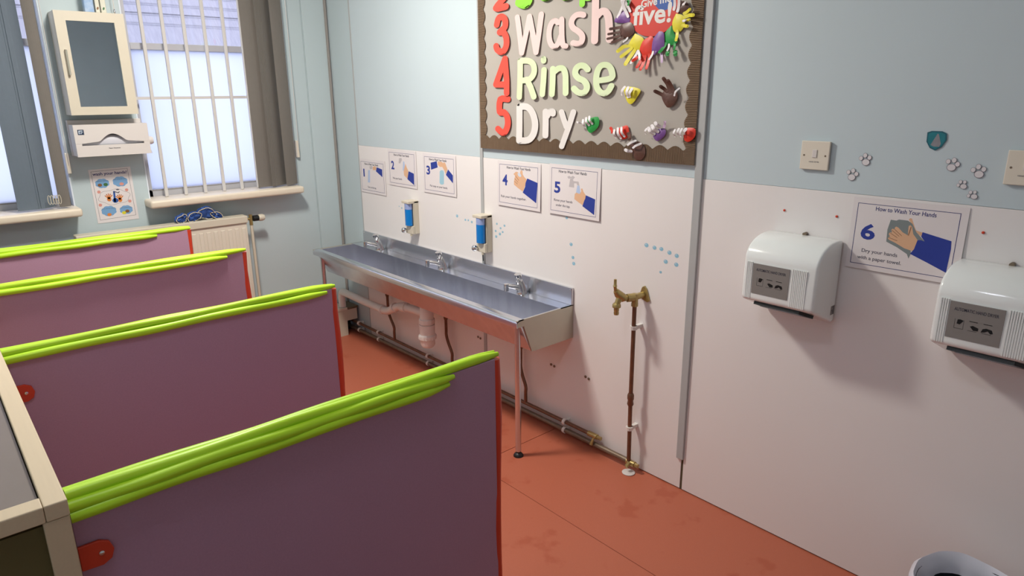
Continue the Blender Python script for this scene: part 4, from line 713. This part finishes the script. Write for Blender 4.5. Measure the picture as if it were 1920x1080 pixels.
for k, (x0, zt, w_, h_, tilt) in SPEC.items():
    ang = tilt*0.022
    vv = Vector((0, 0, 1)); F = Fr((x0, -0.0012, zt), (1, 0, 0), (0, math.sin(ang), math.cos(ang)), (0, -math.cos(ang), math.sin(ang)))
    def loc(p): return (p[0]-x0, p[1]-zt)
    t = thing('poster', 'wall poster with %s, %s' % (CAT[k], WHERE[k]), 'poster', (x0+w_/2, -0.002, zt-h_), 'how to wash your hands posters')
    obj('sheet', MB().fbox(F, 0, w_, -h_, 0, 0.0002, 0.0012), 'paper', t)
    bw = 0.0016; i0 = 0.013; e = 0.0012
    mb = MB(); a0, a1, b0, b1 = i0, w_-0.018, -h_+0.014, -0.016
    for q in ((a0, a1, b1-bw, b1), (a0, a1, b0, b0+bw), (a0, a0+bw, b0, b1), (a1-bw, a1, b0, b1)): mb.fbox(F, *q, e, e+0.0002)
    obj('border', mb, 'print_navy', t)
    art = ART[k]
    hd = [loc(p) for p in art['head']]
    text('heading', 'How to Wash Your Hands', F, hd[0][0], -0.034, hd[1][0]-hd[0][0], 0.012, e, 'print_dark' if k < 6 else 'print_navy', t, bold=0.012)
    nb_ = [loc(p) for p in art['num']]
    zz = max(nb_[0][1], nb_[1][1]); za = min(nb_[0][1], nb_[1][1])
    text('numeral', str(k), F, nb_[0][0], za, nb_[1][0]-nb_[0][0], zz-za, e, 'print_blue', t, bold=0.03)
    for s_, pp in art['cap']:
        q = [loc(p) for p in pp]
        text('caption', s_, F, q[0][0], (q[0][1]+q[1][1])/2-0.007, q[1][0]-q[0][0], 0.0135, e, 'print_soft', t, bold=0.012)
    lay = 0
    for nm in ('tapb', 'tapk', 'back', 'towel', 'water', 'bottle', 'hand2', 'hand', 'suds', 'sleeve2', 'sleeve'):
        if nm in art:
            c_, pl = art[nm]; lay += 1
            nice = {'tapb': 'printed_tap', 'tapk': 'printed_tap', 'back': 'printed_hand', 'towel': 'printed_towel', 'water': 'printed_water', 'bottle': 'printed_bottle', 'hand2': 'printed_hand', 'hand': 'printed_hand', 'suds': 'printed_suds', 'sleeve2': 'printed_sleeve', 'sleeve': 'printed_sleeve'}[nm]
            obj(nice, MB().prism(F, [loc(p) for p in pl], e, e+0.00012*lay), PM[c_], t)
    mb = MB()
    for ln in art['lines']: mb.stroke(F, [loc(p) for p in ln], 0.0009, e+0.00010, e+0.0013)
    if art['lines']: obj('printed_lines', mb, 'skin_line', t)

# ================================================================== stickers, plugs
clus = {'A': 'left of the middle soap dispenser', 'B': 'right of the middle soap dispenser', 'C': 'in the short column above the sink end', 'D': 'in the row above the brass tap', 'E': 'peeping out below poster five'}
ords = ['first', 'second', 'third', 'fourth', 'fifth', 'sixth', 'seventh', 'eighth']
for g_ in 'ABCDE':
    lst = sorted([q for q in BUBBLES if q[0] == g_], key=lambda q: q[1])
    for i, (_, x, z, dm) in enumerate(lst):
        if g_ == 'C': lab = 'blue bubble sticker, %s %s' % (['top one', 'middle one', 'bottom one'][sorted([q[2] for q in lst], reverse=True).index(z)], clus[g_])
        elif len(lst) == 1: lab = 'single blue bubble sticker '+clus[g_]
        else: lab = 'blue bubble sticker, %s from left, %s' % (ords[i], clus[g_])
        r_ = dm*0.52*1.6
        t = thing('bubble_sticker', lab, 'sticker', (x, -0.0006, z-r_), 'bubble stickers on the wall')
        obj('disc', MB().ell(FW, x, z, r_*1.15, r_, 0.0002, 0.0006), 'sticker_blue', t)
        obj('highlight', MB().ell(FW, x-r_*0.35, z+r_*0.35, r_*0.35, r_*0.28, 0.0006, 0.0008, 12), 'pale_print', t)
PAWS = [(3.175, 1.318, 1.0, 0.05), (3.144, 1.273, 1.0, -0.25), (3.393, 1.319, 1.0, -0.35), (3.454, 1.306, 1.0, 0.05), (3.423, 1.269, 0.72, 0.5), (3.450, 1.245, 0.72, 0.6)]
plab = ['upper one of the left pair', 'lower one of the left pair', 'nearest the teal badge', 'top right of the group', 'small one below the right pair', 'small lowest one above the right dryer']
for (x, z, sc, rt), pl in zip(PAWS, plab):
    t = thing('paw_sticker', 'white paw print wall sticker, '+pl, 'sticker', (x, -0.0006, z-0.018), 'paw print stickers')
    cr, sr = math.cos(rt), math.sin(rt)
    parts = [(0.002, -0.008, 0.0115, 0.0095), (-0.0125, 0.003, 0.0060, 0.0065), (-0.001, 0.011, 0.0062, 0.0070), (0.0115, 0.005, 0.0060, 0.0068)]
    for j, (a, b, ra, rb) in enumerate(parts):
        a, b, ra, rb = a*sc*0.95, b*sc, ra*sc*0.95, rb*sc
        aa, bb = x+a*cr-b*sr, z+a*sr+b*cr
        pdn = obj('pad' if j == 0 else 'toe', MB().ell(FW, aa, bb, ra, rb, 0.0002, 0.0006), 'paw_line', t)
        obj('pad_fill' if j == 0 else 'toe_fill', MB().ell(FW, aa, bb, ra*0.88, rb*0.88, 0.0006, 0.0008), 'paw_white', pdn)
t = thing('badge_sticker', 'teal shield badge wall sticker with a grey mountain', 'sticker', (3.346, -0.0006, 1.352))
sh = [(3.323, 1.398), (3.333, 1.402), (3.358, 1.402), (3.369, 1.397), (3.371, 1.380), (3.362, 1.362), (3.348, 1.352), (3.334, 1.358), (3.324, 1.374)]
obj('shield', MB().prism(FW, sh, 0.0002, 0.0006), 'teal_dark', t)
cx, cz = 3.347, 1.379
obj('shield_field', MB().prism(FW, [(cx+(a-cx)*0.86, cz+(b-cz)*0.86) for a, b in sh], 0.0006, 0.0008), 'teal', t)
obj('mountain', MB().prism(FW, [(3.335, 1.366), (3.343, 1.362), (3.356, 1.362), (3.359, 1.370), (3.351, 1.394), (3.348, 1.396)], 0.0008, 0.0010), 'mount', t)
for (x, z), lab in zip([(1.389, 0.302), (1.408, 0.299), (1.922, 0.311), (1.942, 0.308), (2.134, 0.318), (2.153, 0.314)], ['left of the pair under the sink middle', 'right of the pair under the sink middle', 'left of the pair beside the near sink leg', 'right of the pair beside the near sink leg', 'left of the pair between sink and riser pipe', 'right of the pair between sink and riser pipe']):
    t = obj('wall_plug', MB()._lathe([(0.006, 0), (0.006, 0.003), (0.003, 0.004)], Vector((x, -0.0005, z)), Vector((0, -1, 0)), 12), 'pipe_grey')
    setp(t, 'small grey screw head, '+lab, 'screw', 'screw heads in the wall panel')
for (x, z), lab in zip([(2.953, 1.146), (3.116, 1.147), (3.489, 1.152)], ['above the left dryer', 'left of poster six', 'right of poster six']):
    t = obj('wall_plug', MB()._lathe([(0.0035, 0), (0.0038, 0.002), (0.002, 0.003)], Vector((x, -0.0005, z)), Vector((0, -1, 0)), 10), 'red_strip')
    setp(t, 'tiny red wall plug, '+lab, 'wall plug', 'red wall plugs')

# far wall poster
fp = FARPOSTER
t = thing('poster', 'small laminated wash your hands poster on the window wall under the dispenser', 'poster', (-0.018, -1.26, 0.88))
FP = FW_AT(-0.0195)
def adj(p): return (p[0], p[1])
obj('sheet', MB().prism(FP, [adj(p) for p in fp['outer']], 0.0002, 0.0012), 'paper', t)
bo = fp['border']; mb = MB()
for i in range(4): mb.stroke(FP, [bo[i], bo[(i+1) % 4]], 0.0012, 0.0012, 0.0014)
obj('border', mb, 'print_dark', t)
h0, h1 = fp['head']; text('heading', 'wash your hands!', FP, h0[0], min(h0[1], h1[1])+0.001, h1[0]-h0[0], 0.020, 0.0012, 'print_navy', t, bold=0.02)
for i, ((a, b), r_) in enumerate(zip(fp['clouds'], fp['cloudr'])):
    mb = MB(); mb.prism(FP, [(a+r_*math.cos(th)*(0.92+0.10*abs(math.sin(4*th))), b+r_*0.75*math.sin(th)*(0.92+0.10*abs(math.sin(4*th)))) for th in [2*PI*q/56 for q in range(56)]], 0.0012, 0.0014)
    cb = obj('printed_cloud', mb, 'cloud_blue', t)
    text('cloud_lettering', ['before eating', 'after using the toilet', 'after playing outside', 'after touching animals'][i], FP, a-r_*0.85, b+r_*0.30, r_*1.7, 0.0045, 0.0014, 'print_dark', cb)
mb = MB(); ma, mbb = fp['mid'][0]
ring = [(ma+0.072*math.cos(th)*(1+0.06*math.sin(6*th)), mbb+0.038*math.sin(th)*(1+0.08*math.sin(6*th))) for th in [2*PI*q/48 for q in range(48)]]
mb.stroke(FP, ring+[ring[0]], 0.0009, 0.0012, 0.0014); obj('printed_outline', mb, 'print_dark', t)
for sgn, (a, b) in zip((-1, 1), fp['hands']):
    mb = MB(); mb.ell(FP, a, b-0.006, 0.010, 0.011, 0.0012, 0.0015)
    for q in range(5): th = PI/2+(-0.9+0.45*q); mb.stroke(FP, [(a, b-0.004), (a+0.020*math.cos(th), b+0.022*math.sin(th))], 0.0045, 0.0012, 0.0015)
    obj('printed_hand', mb, 'orange', t)
(a, b), (a2, b2_) = fp['drop']; obj('printed_water', MB().stroke(FP, [(a-0.002, b), (a2, b2_+0.004)], 0.009, 0.0012, 0.0016).ell(FP, a2+0.003, b2_+0.008, 0.014, 0.012, 0.0012, 0.0016), 'roundel_blue', t)
obj('printed_tap', MB().stroke(FP, fp['tap'], 0.004, 0.0012, 0.0017).ell(FP, fp['tapk'][0][0], fp['tapk'][0][1], 0.008, 0.003, 0.0012, 0.0017), 'print_soft', t)
for a, b in fp['gems']: obj('printed_gem', MB().ell(FP, a, b, 0.0085, 0.0085, 0.0012, 0.0014, 6), 'gem', t)
for (a, b), m_ in zip(fp['fruit'], ('leaf_brown', 'leaf_green', 'gem', 'orange', 'p_yellow', 'leaf_brown')): obj('printed_picture', MB().ell(FP, a, b-0.004, 0.010, 0.008, 0.0014, 0.0018), m_, t)

# ================================================================== display board
bd = thing('display_board', 'grey backed display board with scalloped brown corrugated border on the wall', 'display board', (2.04, -0.006, 1.262))
BX0, BX1, BZ0, BZ1 = 1.460, 2.621, 1.263, 2.36
obj('backing', MB().fbox(FW, BX0, BX1, BZ0, BZ1, -0.0015, 0.012), 'board_grey', bd)
def border(name, vertical, fixed0, fixed1, base, amp, per, sgn, ph=0.0):
    mb = MB(); s0, s1 = fixed0, fixed1; n = int((s1-s0)/0.0056); st = (s1-s0)/n; prev = None
    for i in range(n):
        p = s0+i*st; e0 = base+amp*abs(math.sin(PI*(p-s0)/per+ph))*1.0; q = p+st; e1 = base+amp*abs(math.sin(PI*(q-s0)/per+ph))
        m_ = (p+q)/2; em = (e0+e1)/2
        pts = []
        for (x_, c_, ed) in ((p, 0.0125, e0), (m_-st*0.2, 0.0162, em), (m_+st*0.2, 0.0162, em), (q, 0.0125, e1)):
            pts.append((x_, c_, ed))
        for (xa_, ca, ea), (xb_, cb_, eb) in zip(pts, pts[1:]):
            def Q(x_, ed, c_):
                return FW.p(x_, ed, c_) if not vertical else FW.p(ed, x_, c_)
            v_ = [mb.bm.verts.new(Q(xa_, sgn[0], ca)), mb.bm.verts.new(Q(xb_, sgn[0], cb_)), mb.bm.verts.new(Q(xb_, sgn[1]+sgn[2]*eb, cb_)), mb.bm.verts.new(Q(xa_, sgn[1]+sgn[2]*ea, ca))]
            mb.bm.faces.new(v_)
    return obj(name, mb, 'corrugated', bd)
border('border_strip', False, BX0, BX1, 0.046, 0.016, 0.0655, (BZ0, BZ0, 1))
border('border_strip', True, BZ0, BZ1, 0.036, 0.014, 0.0600, (BX0, BX0, 1))
border('border_strip', True, BZ0, BZ1, 0.036, 0.014, 0.0560, (BX1, BX1, -1))
border('border_strip', False, BX0, BX1, 0.049, 0.012, 0.0655, (BZ1, BZ1, -1))

LM = {'Soap': 'lime_paper', 'Wash': 'pink_paper', 'Rinse': 'mint_paper', 'Dry': 'white_paper', 'digits': 'red_paper'}
LC = {'Soap': 'lime green', 'Wash': 'pale pink', 'Rinse': 'pale green', 'Dry': 'white', 'digits': 'red'}
DIG = {'2': 'Soap', '3': 'Wash', '4': 'Rinse', '5': 'Dry'}
for word, lets in LETTERS.items():
    for i, (chr_, strokes) in enumerate(lets):
        mb = MB(); d0 = 0.0165+0.0006*(i % 3)
        zs = [p[1] for _, st in strokes for p in st]; xs = [p[0] for _, st in strokes for p in st]; zmin, zmax = min(zs), max(zs)
        curl = 0.007 if word == 'Rinse' else (0.004 if word != 'digits' else 0.003)
        lf = lambda a, b, zmin=zmin, zmax=zmax, curl=curl: curl*max(0, min(1, (zmax-b)/(zmax-zmin)))**2
        for w_, st in strokes:
            P = [Vector((p[0], p[1])) for p in st]
            if len(P) > 3: P = bez(P, 3) if not (word == 'Wash' and chr_ == 'W') else P
            if word == 'digits' and chr_ == '4' and len(st) == 5: P = [Vector((p[0], p[1])) for p in st]
            if len(P) == 2 or (word == 'Wash' and chr_ == 'W'):
                Q = []
                for a, b in zip(P, P[1:]): Q += [a.lerp(b, k/5) for k in range(5)]
                P = Q+[P[-1]]
            mb.stroke(FW, [(p[0], p[1]) for p in P], w_*(1.14 if word != 'digits' else 1.2), d0, d0+0.0008, ax=1.42, lift=lf)
        if word == 'digits':
            lab = 'red paper number %s at the left of the word %s' % (chr_, DIG[chr_]); cat_, nm = 'paper number', 'paper_number'
        else:
            lab = '%s paper letter %s in the word %s on the display board' % (LC[word], chr_, word); cat_, nm = 'paper letter', 'paper_letter'
        o = obj(nm, mb, LM[word], loc=((min(xs)+max(xs))/2, -0.018, zmin), label=lab, category=cat_, group='cut-out letters and numbers on the display board')

# round poster
cxy = ROUNDEL[0]; R_ = 0.0865+0.0
t = thing('round_poster', 'round red paper sign reading Give me five with a blue blob', 'poster', (cxy[0], -0.02, cxy[1]-R_))
ra = abs(ROUNDEL[0][0]-ROUNDEL[2][0]); rb = abs(ROUNDEL[0][1]-ROUNDEL[1][1])
obj('disc', MB().ell(FW, cxy[0], cxy[1], ra*0.93, rb, 0.0165, 0.0185, 48), 'roundel_red', t)
obj('blue_blob', MB().prism(FW, BLOB, 0.0185, 0.0188), 'roundel_blue', t)
FT = Fr((0, 0, 0), Vector((1, 0, 0.02)), Vector((0.06, 0, 1)), (0, -1, 0))
def txt(nm, s_, p, q, h_, off):
    rot = math.atan2(q[1]-p[1], q[0]-p[0]); Fq = Fr((p[0], 0, p[1]), (math.cos(rot), 0, math.sin(rot)), (-math.sin(rot)+0.05, 0, math.cos(rot)), (0, -1, 0))
    text(nm, s_, Fq, 0, 0, math.hypot(q[0]-p[0], q[1]-p[1]), h_, off, 'white_paper', t, bold=0.025)
txt('lettering', 'Give me', ROUNDEL[3], (ROUNDEL[4][0], ROUNDEL[4][1]+0.006), 0.026, 0.0188)
txt('lettering', 'five!', (ROUNDEL[5][0], ROUNDEL[5][1]+0.000), ROUNDEL[6], 0.066, 0.0188)

# painted paper hands
HL = {'purple_left': 'purple and white painted paper hand left of the round red sign', 'brown_left': 'brown painted paper hand touching the letter h of Wash', 'yellow_bottom': 'yellow painted paper hand at the lower left of the round sign',
 'red_bottom': 'red painted paper hand hanging below the round sign', 'purple_bottom': 'purple painted paper hand between the red and green hands', 'green_bottom': 'green painted paper hand at the lower right of the round sign',
 'yellow_right': 'yellow painted paper hand with spread fingers right of the round sign', 'brown_right': 'brown and white paper hand at the upper right of the round sign', 'yellow_low': 'yellow folded paper hand with white fingers right of the word Rinse',
 'brown_low': 'dark brown curled paper hand on open grey paper at the right', 'red_low': 'red and white folded paper hand beside the one on the bottom border', 'brown_edge': 'brown folded paper hand overlapping the bottom border',
 'purple_low': 'purple folded paper hand with white fingers low on the board', 'red_right': 'red folded paper hand touching the right border', 'green_low': 'green folded paper hand right of the word Dry'}
for idx, (nm, (c_, (palm, fs))) in enumerate(HANDS.items()):
    cx = sum(p[0] for p in palm)/len(palm); cz = sum(p[1] for p in palm)/len(palm)
    base = 0.0195+0.0012*(idx % 5)
    low = min(p[1] for p in palm)
    t = thing('paper_hand', HL[nm], 'paper hand', (cx, -base, low), 'painted paper hands on the display board')
    # rounded, gently domed palm
    P = bez([Vector((p[0], p[1])) for p in palm+[palm[0]]], 4)[:-1]
    mb = MB(); cv = mb.bm.verts.new(FW.p(cx, cz, base+0.005)); rings = []
    for q in (0.5, 0.85, 1.0): rings.append([mb.bm.verts.new(FW.p(cx+(p[0]-cx)*q, cz+(p[1]-cz)*q, base+0.005*(1-q*q))) for p in P])
    n = len(P)
    for k in range(n): mb.bm.faces.new((cv, rings[0][k], rings[0][(k+1) % n]))
    for A_, B_ in zip(rings, rings[1:]):
        for k in range(n): mb.bm.faces.new((A_[k], B_[k], B_[(k+1) % n], A_[(k+1) % n]))
    obj('palm', mb, 'p_'+c_, t, smooth=True)
    folded = nm.endswith('low') or nm in ('brown_edge', 'red_right')
    for j, (fc, w_, pts) in enumerate(fs):
        Q = [Vector((p[0], p[1])) for p in pts]; QQ = []
        for a, b in zip(Q, Q[1:]): QQ += [a.lerp(b, k/6) for k in range(6)]
        QQ.append(Q[-1]); L_ = len(QQ)-1
        a0 = Vector((pts[0][0], pts[0][1])); tot = (Q[-1]-Q[0]).length+1e-6
        if folded and fc == 'white': lf = lambda a, b, a0=a0, tot=tot: 0.016*math.sin(PI*min(1, (Vector((a, b))-a0).length/tot)*0.8+0.35)
        else: lf = lambda a, b, a0=a0, tot=tot: 0.013*(min(1, (Vector((a, b))-a0).length/tot))**2
        mb = MB().stroke(FW, [(p[0], p[1]) for p in QQ], w_*1.12, base+0.002+0.0003*j, base+0.0028+0.0003*j, ax=1.3, lift=lf)
        obj('finger', mb, 'p_'+fc, t)

# ================================================================== bin
t = thing('waste_bin', 'dark bin with a white translucent liner against the right wall', 'bin', (3.665, -0.235, 0.0))
bc = Vector((3.665, -0.235, 0))
obj('bin_body', MB()._lathe([(0.100, 0), (0.104, 0.004), (0.129, 0.285), (0.125, 0.285), (0.097, 0.012), (0.002, 0.010)], bc, Vector((0, 0, 1)), 36), 'bin_dark', t, smooth=True)
mb = MB(); n = 48; rings = []
for r_, z_, wv in ((0.112, 0.248, 0.006), (0.115, 0.262, 0.004), (0.120, 0.284, 0.002), (0.133, 0.302, 0.003), (0.142, 0.292, 0.004), (0.141, 0.262, 0.006), (0.143, 0.20, 0.009), (0.140, 0.165, 0.011)):
    ring = []
    for k in range(n):
        a = 2*PI*k/n; rr = r_+wv*(math.sin(7*a+z_*40)*0.5+math.sin(13*a+z_*23)*0.4)*(0.8 if r_ < 0.135 else 0.6); zz = z_+0.008*math.sin(3*a+1)+(0.012*math.sin(9*a) if z_ < 0.18 else 0)
        rr = min(rr, 0.150) if r_ > 0.13 else min(rr, 0.121 if z_ > 0.27 else 0.116)
        ring.append(mb.bm.verts.new(bc+Vector((rr*math.cos(a), rr*math.sin(a), zz))))
    rings.append(ring)
for A_, B_ in zip(rings, rings[1:]):
    for k in range(n): mb.bm.faces.new((A_[k], A_[(k+1) % n], B_[(k+1) % n], B_[k]))
obj('liner', mb, 'bag', t, smooth=True)

# ceiling luminaires (above the frame) that carry the two lamps
for x, y, lab in ((1.45, -1.15, 'white ceiling light fitting nearer the windows'), (3.10, -1.90, 'white ceiling light fitting nearer the camera')):
    t = thing('ceiling_light', lab, 'light', (x, y, 2.53))
    obj('housing', MB().box(x-0.32, x+0.32, y-0.19, y+0.19, 2.53, H-0.001), 'white_plastic', t, bevel=0.004)
